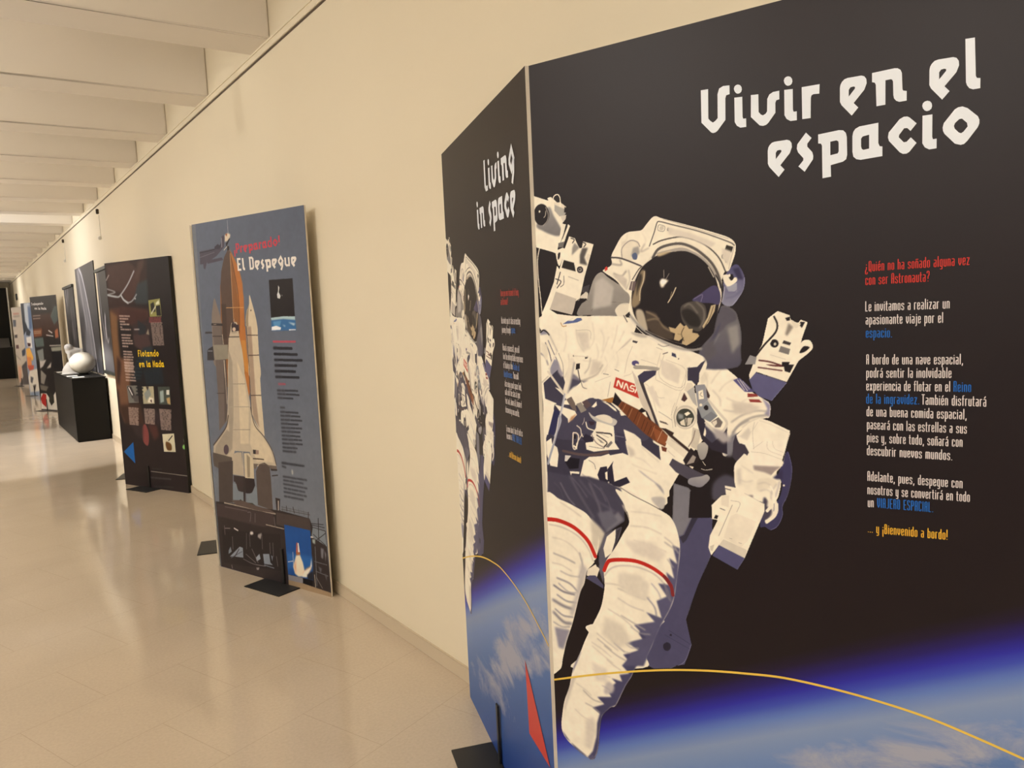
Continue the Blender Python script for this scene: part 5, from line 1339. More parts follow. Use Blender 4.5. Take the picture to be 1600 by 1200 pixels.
l9.0 3c3d42 b1.6;700,677 742,677
l8.9 3c3d42 b1.6;749,677 785,677
l8.9 3c3d42 b1.6;794,676 816,676
l8.8 3c3d42 b1.6;823,676 837,676
l9.1 3c3d42 b1.7;656,659 684,655
l9.1 3c3d42 b1.7;657,603 712,603
l9.0 3c3d42 b1.6;719,603 764,602
l8.9 3c3d42 b1.6;772,603 825,602
l8.8 3c3d42 b1.6;833,603 848,602
l9.1 3c3d42 b1.7;658,583 700,583
l9.0 3c3d42 b1.6;709,583 745,582
l8.9 3c3d42 b1.6;754,582 807,582
l8.9 3c3d42 b1.6;814,581 816,581
l9.1 3c3d42 b1.7;655,563 709,562
l9.0 3c3d42 b1.6;715,562 754,561
l8.9 3c3d42 b1.6;762,561 815,559
l8.8 3c3d42 b1.6;823,559 846,558
l9.2 3c3d42 b1.7;657,541 679,540
l9.1 3c3d42 b1.7;689,540 713,539
l9.0 3c3d42 b1.6;722,539 772,538
l8.9 3c3d42 b1.6;781,538 809,537
l8.9 3c3d42 b1.6;816,537 826,537
l9.2 3c3d42 b1.7;654,520 710,519
l9.1 3c3d42 b1.6;718,519 754,517
l9.0 3c3d42 b1.6;762,517 808,516
l8.9 3c3d42 b1.6;818,516 836,515
l9.2 3c3d42 b1.7;655,496 675,496
l9.1 3c3d42 b1.7;684,496 703,496
l9.1 3c3d42 b1.6;711,495 766,495
l9.0 3c3d42 b1.6;773,494 810,494
l11.5 a8a8a0 b1.6;736,642 736,626''', 0, 0, 980, 1990, 2.5, (0.43, 0.45, 0.47), print_m)
lettering('shuttle', launch, {'title':'e6dfd0', 'subtitle':'c03a48'})
stand(launch, 0.43, 0.60)
XP = (-0.3127, -0.9499)
partner = display_board('display board folded back to the wall, hidden behind the shuttle launch board except its foot', (1.131+0.3127-0.012, 4.657+0.9499+0.012), XP, sky_m, width=0.98)
stand(partner, 0.42, 0.57)

# the floating board and its partner
dark_m = mat('dark_print', ink('241f1d'), 0.35, 0.15, noise=0.05, nscale=3)
floating = display_board('dark display board with yellow title Flotando en la Nada and blue triangle', (1.11, 7.72), (0.379, -0.9254), dark_m, width=0.925, depth=0.028, rear_mat=mat('board_edge_black', (0.012, 0.011, 0.010), 0.5))
picture('weightless_photo', floating, '''p 262222 g302828;-68,2061 997,2035 1046,-40 -74,-58
p 3a2a26 b16.8;5,1999 640,2000 566,1619 -13,1605
p 4a3630 b12.1;32,1960 360,1984 501,1893 252,1715 33,1773
p 4a322c b6.0;234,1707 409,1899 532,1891 456,1706 303,1639
p 363c3e b16.5;469,1787 611,1815 595,1609 426,1616 384,1645
p 4f3c34 b16.4;497,1966 594,1995 566,1916 442,1816
l11.2 a8a098 b5.0;2,1840 52,1884
l12.4 8a8a88 b3.7;6,1765 125,1731 6,1713 135,1693
l14.6 b0b4b4 b3.6;-11,1714 150,1688 210,1708 329,1794 432,1896
l19.4 b8bcbc b3.6;209,1699 243,1660 302,1630
l12.0 a0a4a4 b3.6;302,1630 368,1646 439,1698
s d0d0d0 b2.4;424,1662 422,1658 418,1656 413,1655 409,1656 406,1659 405,1663 407,1666 411,1669 416,1669 420,1668 423,1665
p 4f352e b19.4;2,1595 234,1605 588,1564 592,1492 335,1444 116,1488
p 7a5a3e b17.6;9,1585 123,1525 105,1318 106,1128 124,938 -9,840 -11,1224
p 452e2a b19.3;168,1598 570,1547 556,1457 348,1425 152,1505
p 3a3030 b16.7;335,1444 619,1473 552,1238 423,1202 330,1315
p 4a3a38 b12.0;336,1352 540,1357 586,1256 440,1211 337,1259
p 2c3034 b4.8;420,1479 535,1421 509,1357 415,1350
l9.6 b0a8a0 b3.6;360,1399 430,1398
p 8d8470 b4.7;525,1357 562,1402 569,1347
p 2e393f b11.9;460,1239 600,1247 566,1128 466,1082 368,1054
p 2a3338 b12.1;351,1147 481,1174 385,960 273,959
p 282e33 b13.0;429,1045 705,1086 714,926 460,912
p 765540 b19.3;74,1148 254,1147 210,876 164,707 85,556 31,671 30,884
p 44322a b19.3;22,724 349,755 383,527 104,557 45,640
p 3c2c28 b19.4;60,1169 113,1106 50,895 21,937
s 854844 b5.4;330,525 389,569 429,488 404,382 346,400 329,462
p 523430 b18.6;424,571 560,566 580,475 505,430 449,510
p 3a3032 b18.4;548,709 638,641 592,557 517,616
p 3a3030 b19.2;176,560 354,568 331,420 217,477
p 8d8a50;602,1640 763,1649 766,1500 601,1501
p 2c2a26 b2.3;625,1608 672,1624 690,1543 629,1536
p d8d8b8 b2.3;701,1614 749,1639 751,1603 698,1596
l11.6 e0e0c0 b2.3;627,1527 697,1587
p 2a2826 b1.1;697,1587 757,1594 762,1505 700,1507
p 77756c;164,905 321,908 323,756 171,750
p 3f3a3a b2.7;168,897 231,898 287,805 232,793
l13.7 d8d4cc b1.4;194,887 237,825
p 55504c b2.7;235,814 327,837 318,759 262,763
p b0a888;393,900 561,905 555,755 391,748
p 8a9088 b2.7;414,839 491,892 516,831 439,778
p 3a3030 b2.6;450,901 493,902 470,866
p e8e0c8 b2.6;487,810 545,801 539,760 454,763
p 4a322c b2.6;491,779 518,790 522,760
p 4a5048;623,902 790,907 783,752 621,750
p 9aa8a0 b2.6;647,864 698,875 692,775 640,763
p e0dccc b1.3;740,876 781,879 775,837 734,836
p b89a68 b2.6;729,806 780,817 778,752 739,761
p d8d0b0;625,492 791,506 793,346 627,339
s 6a4a28 b2.6;673,429 737,412 738,361 679,357 660,397
l10.4 3a3430 b1.3;708,441 764,484
p 1f66b0;22,301 183,399 182,204
l6.6 8a8478 b1.3;411,150 934,149
s 8ac86a b3.8;938,398 934,388 925,380 913,377 902,379 895,386 893,396 898,406 907,414 919,417 930,415 937,408
l6.3 6a7a5a b2.5;914,462 926,433
l11.1 c0a898 b2.5;155,1522 219,1519
l11.0 c0a898 b2.4;231,1519 274,1516
l10.9 c0a898 b2.4;283,1516 307,1515
l11.1 c0a898 b2.5;156,1498 185,1497
l11.0 c0a898 b2.4;196,1496 257,1493
l10.9 c0a898 b2.4;267,1493 279,1492
l11.1 c0a898 b2.5;155,1473 226,1469
l11.1 c0a898 b2.5;156,1449 190,1447
l11.0 c0a898 b2.5;201,1447 241,1446
l11.0 c0a898 b2.4;253,1445 287,1444
l11.1 c0a898 b2.5;155,1425 179,1422
l11.1 c0a898 b2.5;157,1404 210,1402
l11.0 c0a898 b2.4;221,1401 283,1399
l10.9 c0a898 b2.4;296,1399 304,1399
l11.1 c0a898 b2.5;160,1355 223,1353
l11.0 c0a898 b2.4;234,1352 280,1350
l11.0 c0a898 b2.4;290,1350 296,1350
l11.1 c0a898 b2.5;161,1329 199,1328
l11.0 c0a898 b2.5;207,1328 262,1326
l11.0 c0a898 b2.4;271,1325 284,1325
l11.1 c0a898 b2.5;160,1305 194,1304
l11.1 c0a898 b2.5;207,1303 236,1303
l11.0 c0a898 b2.4;247,1302 274,1301
l11.0 c0a898 b2.4;284,1301 312,1300
l11.1 c0a898 b2.5;161,1281 206,1280
l11.1 c0a898 b2.5;216,1280 246,1278
l11.0 c0a898 b2.4;257,1278 280,1278
l11.0 c0a898 b2.4;291,1277 316,1277
l11.1 c0a898 b2.5;161,1255 211,1253
l11.1 c0a898 b2.5;223,1252 240,1251
l11.1 c0a898 b2.5;165,1209 210,1207
l11.0 c0a898 b2.5;221,1206 289,1204
l11.1 c0a898 b2.5;164,1185 211,1184
l11.1 c0a898 b2.5;222,1183 277,1181
l11.0 c0a898 b2.4;286,1181 293,1181
l11.1 c0a898 b2.5;164,1161 199,1160
l11.1 c0a898 b2.5;211,1160 267,1158
l11.0 c0a898 b2.4;280,1158 305,1157
l11.2 c0a898 b2.5;163,1138 191,1137
l11.1 c0a898 b2.5;202,1137 258,1135
l11.0 c0a898 b2.4;269,1135 293,1134
l11.1 c0a898 b2.5;162,1114 234,1112
l11.0 c0a898 b2.5;242,1112 297,1110
l11.2 c0a898 b2.5;162,1089 202,1088
l11.1 c0a898 b2.5;213,1087 257,1086
l11.0 c0a898 b2.5;266,1086 293,1085
l11.2 c0a898 b2.5;161,1064 209,1063
l11.1 c0a898 b2.5;222,1062 293,1061
l11.2 c0a898 b2.5;160,1038 192,1038
l11.1 c0a898 b2.5;204,1038 242,1037
l11.1 c0a898 b2.5;252,1036 293,1035
l10.9 c0a898 b2.7;167,1106 229,1103
l10.8 c0a898 b2.7;241,1102 290,1100
l10.9 c0a898 b2.7;166,1080 241,1077
l10.8 c0a898 b2.7;253,1076 304,1074
l10.9 c0a898 b2.7;166,1056 199,1054
l10.8 c0a898 b2.7;212,1054 272,1051
l10.8 c0a898 b2.7;282,1050 287,1050
l10.9 c0a898 b2.7;166,1033 242,1030
l10.8 c0a898 b2.7;252,1029 277,1028
l10.8 c0a898 b2.7;291,1028 305,1027
l10.9 c0a898 b2.7;165,1007 239,1003
l10.8 c0a898 b2.7;253,1003 292,1001
l10.9 c0a898 b2.7;164,980 228,978
l10.8 c0a898 b2.7;240,978 276,976
l10.8 c0a898 b2.7;290,976 305,976
l10.9 c0a898 b2.7;163,954 208,953
l10.9 c0a898 b2.7;222,953 293,951
l10.8 c0a898 b2.7;303,950 310,950
l9.3 8a4a48 b2.3;592,1492 648,1491
l9.3 8a4a48 b2.3;657,1491 687,1491
l9.2 8a4a48 b2.3;697,1490 721,1490
l9.2 8a4a48 b2.3;731,1490 757,1490
l9.3 8a4a48 b2.3;590,1480 641,1480
l9.3 8a4a48 b2.3;652,1479 718,1478
l9.2 8a4a48 b2.3;725,1478 749,1478
l9.4 8a4a48 b2.3;588,1468 615,1468
l9.3 8a4a48 b2.3;623,1468 671,1468
l9.3 8a4a48 b2.3;680,1468 707,1467
l9.2 8a4a48 b2.3;716,1467 753,1466
l9.4 8a4a48 b2.3;586,1457 633,1456
l9.3 8a4a48 b2.3;642,1456 702,1455
l9.2 8a4a48 b2.3;711,1455 751,1455
l7.0 c0a898 b2.3;607,1446 654,1446
l7.0 c0a898 b2.3;663,1446 686,1445
l6.9 c0a898 b2.3;695,1445 726,1445
l6.9 c0a898 b2.3;735,1445 765,1444
l7.0 c0a898 b2.3;607,1434 630,1433
l7.0 c0a898 b2.3;637,1433 676,1432
l6.9 c0a898 b2.3;687,1432 715,1432
l6.9 c0a898 b2.3;723,1431 754,1431
l7.0 c0a898 b2.3;608,1420 632,1419
l7.0 c0a898 b2.3;641,1419 676,1419
l6.9 c0a898 b2.3;688,1419 733,1419
l6.9 c0a898 b2.3;743,1418 764,1418
l7.0 c0a898 b2.3;609,1406 656,1406
l7.0 c0a898 b2.3;666,1406 725,1405
l6.9 c0a898 b2.3;734,1405 765,1404
l7.0 c0a898 b2.3;608,1394 654,1393
l7.0 c0a898 b2.3;664,1393 724,1392
l6.9 c0a898 b2.3;736,1393 764,1392
l7.0 c0a898 b2.3;608,1381 656,1380
l7.0 c0a898 b2.3;667,1380 722,1379
l6.9 c0a898 b2.3;734,1379 764,1379
l7.0 c0a898 b2.3;609,1367 645,1367
l7.0 c0a898 b2.3;657,1367 723,1366
l6.9 c0a898 b2.3;735,1367 763,1366
l7.0 c0a898 b2.3;610,1354 663,1354
l7.0 c0a898 b2.3;670,1353 720,1353
l6.9 c0a898 b2.3;732,1353 763,1352
l7.0 c0a898 b2.3;609,1341 661,1341
l7.0 c0a898 b2.3;670,1341 725,1340
l6.9 c0a898 b2.3;733,1340 764,1340
l7.0 c0a898 b2.3;609,1328 641,1328
l7.0 c0a898 b2.3;650,1328 680,1327
l6.9 c0a898 b2.3;689,1328 737,1327
l6.9 c0a898 b2.3;747,1327 763,1327
l7.0 c0a898 b2.3;610,1315 652,1315
l7.0 c0a898 b2.3;664,1315 687,1314
l6.9 c0a898 b2.3;696,1314 761,1314
l7.0 c0a898 b2.3;611,1301 649,1301
l7.0 c0a898 b2.3;658,1301 686,1301
l6.9 c0a898 b2.3;698,1301 746,1301
l6.9 c0a898 b2.3;756,1301 762,1300
l7.0 c0a898 b2.3;611,1288 662,1288
l7.0 c0a898 b2.3;669,1288 702,1288
l6.9 c0a898 b2.3;711,1288 762,1288
l7.0 c0a898 b2.3;610,1276 634,1275
l7.0 c0a898 b2.3;645,1275 672,1275
l7.0 c0a898 b2.3;682,1275 733,1275
l6.9 c0a898 b2.3;745,1275 763,1275
l7.0 c0a898 b2.3;611,1262 652,1262
l7.0 c0a898 b2.3;661,1262 722,1261
l6.9 c0a898 b2.3;731,1262 763,1262
l8.3 c0a898 b2.8;161,707 200,706
l8.2 c0a898 b2.7;212,706 241,706
l8.2 c0a898 b2.7;251,705 281,705
l8.1 c0a898 b2.7;290,704 309,704
l8.2 c0a898 b2.7;161,695 235,692
l8.2 c0a898 b2.7;246,692 302,691
l8.3 c0a898 b2.8;160,681 205,680
l8.2 c0a898 b2.7;215,680 265,678
l8.2 c0a898 b2.7;275,679 305,677
l8.3 c0a898 b2.8;160,667 215,666
l8.2 c0a898 b2.7;224,666 287,664
l8.2 c0a898 b2.7;298,665 303,664
l8.3 c0a898 b2.8;159,654 188,653
l8.2 c0a898 b2.7;199,654 231,653
l8.2 c0a898 b2.7;243,652 296,651
l8.3 c0a898 b2.8;159,642 211,641
l8.2 c0a898 b2.7;221,640 282,639
l8.2 c0a898 b2.7;292,638 299,639
l8.3 c0a898 b2.8;159,628 198,627
l8.2 c0a898 b2.7;209,627 242,626
l8.2 c0a898 b2.7;256,625 293,625
l8.3 c0a898 b2.8;158,614 237,613
l8.2 c0a898 b2.7;245,612 295,611
l8.3 c0a898 b2.8;158,602 217,601
l8.2 c0a898 b2.7;231,600 280,599
l8.3 c0a898 b2.8;158,589 232,587
l8.2 c0a898 b2.7;243,586 291,586
l8.3 c0a898 b2.8;157,575 188,574
l8.2 c0a898 b2.7;202,574 234,573
l8.2 c0a898 b2.7;248,574 289,572
l8.3 c0a898 b2.8;157,561 235,560
l8.2 c0a898 b2.7;248,560 286,558
l8.0 c0a898 b2.7;393,704 419,704
l8.0 c0a898 b2.7;431,703 457,703
l7.9 c0a898 b2.6;467,704 544,702
l8.0 c0a898 b2.7;393,693 448,692
l8.0 c0a898 b2.7;459,692 516,691
l7.9 c0a898 b2.6;528,691 545,691
l8.0 c0a898 b2.7;393,681 429,681
l8.0 c0a898 b2.7;443,681 516,680
l7.9 c0a898 b2.6;525,680 543,679
l8.0 c0a898 b2.7;393,670 434,669
l8.0 c0a898 b2.7;445,670 484,669
l7.9 c0a898 b2.6;496,669 542,668
l8.0 c0a898 b2.7;393,659 443,658
l8.0 c0a898 b2.7;455,658 521,657
l7.9 c0a898 b2.6;532,656 540,657
l8.0 c0a898 b2.7;393,647 467,646
l8.0 c0a898 b2.7;475,646 538,645
l8.0 c0a898 b2.7;393,636 441,636
l8.0 c0a898 b2.7;451,635 523,635
l7.9 c0a898 b2.6;533,634 537,634
l8.0 c0a898 b2.7;393,624 443,624
l8.0 c0a898 b2.7;455,624 499,623
l7.9 c0a898 b2.6;513,623 535,623
l8.0 c0a898 b2.7;393,613 439,613
l8.0 c0a898 b2.7;450,612 518,612
l7.9 c0a898 b2.6;528,611 533,611
l8.1 c0a898 b2.7;393,602 420,602
l8.0 c0a898 b2.7;431,601 468,601
l8.0 c0a898 b2.7;479,601 516,600
l7.9 c0a898 b2.6;530,600 531,600
l8.1 c0a898 b2.7;393,590 420,590
l8.0 c0a898 b2.7;434,590 509,589
l8.0 c0a898 b2.7;520,589 530,589
l8.0 c0a898 b2.7;393,579 456,578
l8.0 c0a898 b2.7;470,578 528,577
l7.8 c0a898 b2.6;615,706 673,706
l7.8 c0a898 b2.6;681,706 714,706
l7.7 c0a898 b2.6;724,705 765,705
l7.7 c0a898 b2.6;776,705 780,705
l7.8 c0a898 b2.6;615,694 684,693
l7.7 c0a898 b2.6;694,694 742,693
l7.7 c0a898 b2.6;750,693 778,693
l7.8 c0a898 b2.6;615,682 654,681
l7.8 c0a898 b2.6;666,682 691,682
l7.7 c0a898 b2.6;704,681 768,680
l7.8 c0a898 b2.6;616,670 643,670
l7.8 c0a898 b2.6;654,669 727,669
l7.7 c0a898 b2.6;737,669 774,668
l7.8 c0a898 b2.6;616,658 652,657
l7.8 c0a898 b2.6;664,657 715,657
l7.7 c0a898 b2.6;727,657 773,656
l7.8 c0a898 b2.6;616,645 684,645
l7.8 c0a898 b2.6;694,644 723,644
l7.7 c0a898 b2.6;732,645 771,644
l7.8 c0a898 b2.6;616,633 662,633
l7.8 c0a898 b2.6;672,632 698,632
l7.7 c0a898 b2.6;710,633 767,632
l7.8 c0a898 b2.6;615,621 659,620
l7.8 c0a898 b2.6;672,620 705,620
l7.7 c0a898 b2.6;715,620 759,619
l7.8 c0a898 b2.6;617,609 680,608
l7.8 c0a898 b2.6;690,609 726,608
l7.7 c0a898 b2.6;738,607 765,608
l7.8 c0a898 b2.6;617,596 682,596
l7.8 c0a898 b2.6;690,596 760,595
l7.8 c0a898 b2.6;617,584 648,584
l7.8 c0a898 b2.6;658,584 690,584
l7.8 c0a898 b2.6;698,584 757,583
l7.8 c0a898 b2.6;616,572 655,571
l7.8 c0a898 b2.6;665,572 724,571
l7.7 c0a898 b2.6;737,571 760,571
l7.8 c0a898 b2.6;616,560 666,560
l7.8 c0a898 b2.6;676,559 729,559
l7.7 c0a898 b2.6;739,559 758,559
l7.9 c0a898 b2.6;618,547 648,547
l7.8 c0a898 b2.6;659,547 707,546
l7.8 c0a898 b2.6;721,547 757,547
l7.8 c0a898 b2.6;618,535 666,535
l7.8 c0a898 b2.6;679,535 707,534
l7.8 c0a898 b2.6;717,535 742,535
l7.7 c0a898 b2.6;753,534 755,534
l12.1 22262a b2.4;318,1189 376,1186
l12.2 22262a b2.4;314,1142 345,1140
l12.1 22262a b2.4;356,1140 374,1139
l12.2 22262a b2.4;309,1095 366,1093
l13.3 22262a b2.7;349,1137 381,1135
l13.3 22262a b2.7;390,1135 443,1133
l13.3 22262a b2.7;344,1106 389,1105
l13.3 22262a b2.7;399,1104 438,1103
l13.4 22262a b2.7;339,1075 368,1074
l13.3 22262a b2.7;379,1074 434,1072
l13.4 22262a b2.7;334,1044 369,1043
l13.3 22262a b2.7;379,1043 429,1041
l13.4 22262a b2.7;329,1013 358,1012
l13.3 22262a b2.7;367,1012 424,1011
l13.4 22262a b2.7;324,982 371,981
l13.3 22262a b2.7;383,981 419,980
l13.4 22262a b2.7;319,951 392,950
l13.3 22262a b2.7;404,949 414,949
l13.4 22262a b2.7;314,920 368,919
l13.4 22262a b2.7;377,919 409,918
l13.5 22262a b2.7;309,889 375,888
l13.4 22262a b2.7;386,888 405,887
l13.5 22262a b2.7;304,857 348,857
l13.4 22262a b2.7;362,857 400,856
l13.5 22262a b2.7;299,826 334,826
l13.4 22262a b2.7;346,826 391,825
l13.6 4a4644 b2.7;402,94 446,95
l13.5 4a4644 b2.7;460,95 501,96
l13.4 4a4644 b2.7;511,96 559,98
l13.3 4a4644 b2.7;571,98 631,100
l13.2 4a4644 b2.6;640,101 688,101
l10.8 3a3634 b2.7;432,175 479,176
l10.7 3a3634 b2.7;487,177 522,178
l10.7 3a3634 b2.7;530,178 569,180
l13.5 3a3634 b2.7;443,18 476,20
l13.4 3a3634 b2.7;486,20 551,23
l13.3 3a3634 b2.7;563,24 626,27
l13.2 3a3634 b2.6;636,28 701,31
l13.1 3a3634 b2.6;711,31 714,32''', 0, 0, 925, 1990, 3.0, (0.14, 0.12, 0.11), printmat('glossy_print', 0.35, 0.14))
lettering('float', floating, {'title':'e6c020'})
stand(floating, 0.23, 0.38, depth=0.028)
partner = display_board('display board folded back to the wall, hidden behind the dark floating board except its foot', (1.11+0.33, 7.72+0.84), (-0.366, -0.9307), dark_m, width=0.89)
stand(partner, 0.36, 0.51)

# boards farther down the corridor
work = display_board('dark display board titled Trabajando en la Nada beyond the black plinth', (1.075, 16.0), (0.315, -0.949), dark_m)
picture('crew_photo', work, '''p 2a2622 g211e20;-33,2016 1073,2013 1123,784 578,0 -5,5
p 3f2c24 b17.1;19,1681 919,1692 1014,1388 490,1282 32,1367
p 4a5450 b13.9;721,1641 903,1805 1005,1802 971,1559 831,1487
p 7a4a30 b17.5;2,1427 355,1439 323,1304 13,1289
p 55605a b14.6;8,1269 362,1284 369,1129 59,1111
p a06040 b13.9;830,1392 941,1428 948,1276 821,1259
l22.6 c8c4bc b8.5;601,1396 718,1356
l17.0 c8c4bc b8.5;499,1321 746,1298
l16.8 b8b4a4 b5.6;584,1137 1081,1143
p 8a8a78 b14.0;619,1108 1036,1124 1019,1049 644,1031
p 16161a b14.0;602,1031 1181,1048 1155,747 662,742
p 7d8078 b14.6;67,1052 316,1090 314,894 130,854
p b8b0a4 b11.7;135,874 400,895 243,776 124,736
p 8a8478 b11.8;141,716 336,620 212,460 85,477
p c0b8a8 b11.5;364,738 510,818 583,857 539,760
p 6a6458 b14.7;36,456 377,425 272,343 56,357
p 3a3a30 b14.8;-79,1092 67,1052 95,894 -47,853
p d8d0bc b5.9;42,297 263,303 409,190 636,353 625,22 -2,15
p b02a24;21,206 131,300 258,284 204,53 53,117
p 2a2a22 b8.7;397,327 534,272 528,155 407,91 339,168
l14.5 9a8d80 b5.8;59,1661 343,1662
l14.5 9a8d80 b5.8;56,1612 332,1614
l14.6 a08a70 b5.8;30,1357 294,1363
l14.6 a08a70 b5.8;37,1387 301,1392''', 0, 0, 1000, 1990, 5, (0.16, 0.14, 0.13), print_m)
lettering('trab', work, {'title':'dcd6cc'}, y=-0.004)
stand(work, 0.10, 0.25)
suit = display_board('pale blue display board with orange figure, beyond the Trabajando board', (1.15, 19.8), (0.301, -0.9536), sky_m)
picture('suit_photo', suit, '''p 8d98a8;8,2046 1293,2017 823,66 -16,64
p 2c343c b11.1;20,2045 199,2026 222,1451 14,1310 2,1600
p b8c0c4 b22.0;164,2003 423,2017 427,1590 272,1426 145,1597
p 5a7090 b29.1;343,1925 532,1895 474,1446 323,1401
p 3a4048 b14.7;149,1500 373,1376 292,1282 128,1308
p d8d4c8 b18.4;116,1260 377,1281 367,1017 124,1066
p 4a3434 b11.1;142,1139 309,1126 283,1066 152,1066
p e0a850 b14.8;40,1006 232,1042 375,825 328,753 33,824
p d88a50 b18.6;39,848 262,825 241,631 29,580
p c05a48 b14.9;47,653 361,656 308,559 102,532
p d8d0bc b18.6;102,532 511,586 503,104 42,66 7,384
p 5a5a5c b14.9;129,411 265,389 178,265 98,288
p 55504c b14.9;194,217 370,246 277,97''', 0, 0, 1000, 1990, 6, (0.55, 0.6, 0.66), print_m)
stand(suit, 0.10, 0.25)
pale = display_board('beige display board with small pictures, farthest down the corridor', (1.15, 23.5), (0.222, -0.975), mat('beige_print', ink('b8ac98'), 0.45, 0.3))
picture('text_photo', pale, '''p b8ac98;125,2018 2257,2090 1620,29 -68,14
p b07a68 b19.7;111,1849 592,1844 580,1808 143,1811
p 5a5c60 b10.0;53,1680 299,1675 260,1506 39,1510
p 4a4644 b10.0;55,1296 280,1308 269,1223 58,1224
p 5a3f3c b10.0;83,1039 297,1044 292,953 70,947
p c89a7a b40.3;59,522 359,499 224,95 47,90
p 5a5450 b19.8;359,499 844,675 769,56 19,8 404,244
p 4a5058 b19.6;491,897 818,982 711,786 487,756
l29.6 8a7f70 b14.8;126,1764 608,1765
l30.1 8a7f70 b15.1;13,780 328,669''', 0, 0, 1000, 1990, 7, (0.72, 0.67, 0.6), print_m)
stand(pale, 0.10, 0.25)

# ------------------------------------------------------------------ pictures hanging on the right wall
def moon_material():
    m = mat('moon_print', (0.1, 0.1, 0.1), 0.35, 0.3); nt = m.node_tree; N = nt.nodes.new; Lk = nt.links.new
    tc = N('ShaderNodeTexCoord'); mp = N('ShaderNodeMapping'); mp.inputs['Scale'].default_value = (1, 2.2, 0.8); Lk(tc.outputs['Object'], mp.inputs['Vector'])
    n = N('ShaderNodeTexNoise'); n.inputs['Scale'].default_value = 1.6; n.inputs['Detail'].default_value = 9; n.inputs['Roughness'].default_value = 0.62; n.inputs['Distortion'].default_value = 1.2
    Lk(mp.outputs[0], n.inputs['Vector'])
    cr = N('ShaderNodeValToRGB'); Lk(n.outputs['Fac'], cr.inputs[0]); el = cr.color_ramp.elements
    el[0].position = 0.36; el[0].color = (*ink('3c3a40'), 1); el[1].position = 0.68; el[1].color = (*ink('b4b0b4'), 1)
    e = el.new(0.52); e.color = (*ink('5e5c62'), 1)
    Lk(cr.outputs[0], nt.nodes['Principled BSDF'].inputs['Base Color']); return m
def arch_sheet():
    # a pale curved rim sweeping down a grey picture
    return 'p 4a484a;0,0 1850,0 1850,1460 0,1460\n' \
      'p 6c6a6c b90;100,1460 900,1460 1200,900 1500,0 500,0 300,900\np 302f32 b120;0,300 500,500 700,900 300,900 0,800\np 2c2b2d b90;0,0 1200,0 1000,200 0,250\n' \
      'l40 e4e0e0 b18;420,1460 700,1330 950,1050 1150,750 1300,350 1400,0\nl90 a09c9c b50;300,1440 480,1100 620,800 700,620\nl60 8c8888 b40;800,900 950,600 1020,250 1100,0\n' \
      'p 3a393b b20;560,1460 1850,1460 1850,0 1450,0 1330,400 1180,780 980,1100 740,1370'
def wall_picture(name, label, y_far, y_near, z0, z1, pic, frame=None, rods=False):
    t = thing(name, label, 'picture', (W, y_far, z0), -math.pi/2, None)   # local x runs towards the camera, local y into the wall
    w, h = y_far-y_near, z1-z0
    boxes('sheet', [(0, -0.012, 0, w, -0.001, h)], mat('picture_back', (0.03, 0.03, 0.03), 0.5), t)
    if isinstance(pic, str):
        sh = Sheet(0, 0, w*1000, h*1000, 8, (0.3, 0.3, 0.3)); paint(sh, pic)
        link('print', picture_mesh('print', sh), printmat('photo_print'), t, (0, -0.0135, 0))
    else:
        boxes('print', [(0.01, -0.0135, 0.01, w-0.01, -0.0125, h-0.01)], pic, t)
    if rods:
        for z in (0, h): boxes('hanging_rod', [(-0.03, -0.035, z-0.02, w+0.03, -0.002, z+0.02)], mat('rod_green_black', (0.02, 0.024, 0.02), 0.4), t, bevel=0.004)
    return t
DARKART = 'p 2e2d2f;0,0 1300,0 1300,1300 0,1300\np 5f5d5e b60;60,900 500,1100 700,1150 650,1000 200,700\np 403f41 b80;600,200 1100,400 1100,1000 700,900\np 1a191b b60;200,0 700,100 600,600 150,500\nl30 b0acb0 b14;120,1150 180,900 240,1120 300,850\nl26 98949a b14;420,1180 460,950 520,1150\nl20 b09a94 b14;700,800 760,500 820,300'
DARKART2 = 'p 3c3b3d;0,0 1300,0 1300,1300 0,1300\np 201f21 b60;0,600 700,600 700,1280 0,1280\nl40 b0acb0 b16;90,1250 130,700 200,500 260,250\nl60 e0dce0 b20;330,420 350,620 380,700\np 565455 b50;0,0 700,0 700,300 300,420 0,350\nl26 c8c4c8 b12;300,560 420,380 520,420'
wall_picture('wall_hanging', 'narrow dark wall hanging with black top rod behind the white sculpted figure', 14.72, 13.52, 0.94, 2.07, DARKART, rods=True)
wall_picture('wall_poster', 'tall grey moon surface poster on the wall above the black plinth', 13.073, 11.225, 0.815, 2.276, arch_sheet())
wall_picture('wall_hanging', 'dark wall hanging with black rods, half hidden by the Flotando board', 11.0, 9.75, 0.86, 2.12, DARKART2, rods=True)

# ------------------------------------------------------------------ plinth and the models on it
plinth_m = mat('matt_black_paint', (0.0055, 0.0052, 0.005), 0.5, 0.2, noise=0.1, nscale=6)
pl = thing('plinth', 'matt black box plinth against the wall holding white models', 'plinth', (1.09, 10.98, 0))
boxes('body', [(0, 0, 0.012, 0.375, 2.25, 0.788)], plinth_m, pl, bevel=0.003)
boxes('top_slab', [(0, 0, 0.7885, 0.385, 2.25, 0.80)], plinth_m, pl, bevel=0.002)
boxes('foot_rail', [(0.01, 0.01, 0, 0.375, 2.24, 0.0118)], plinth_m, pl)
bright_m = mat('bright_white_plaster', (0.86, 0.84, 0.80), 0.55, 0.3, noise=0.03, nscale=14, bump=0.25)
white_m = mat('white_plaster', (0.66, 0.61, 0.51), 0.55, 0.3, noise=0.05, nscale=14, bump=0.25)
bm = bmesh.new(); bmesh.ops.create_uvsphere(bm, u_segments=48, v_segments=32, radius=0.156)
for v in bm.verts: v.co.z *= 0.93
g = thing('globe_model', 'smooth off-white globe model on the near end of the plinth', 'globe', (1.315, 11.78, 0.8))
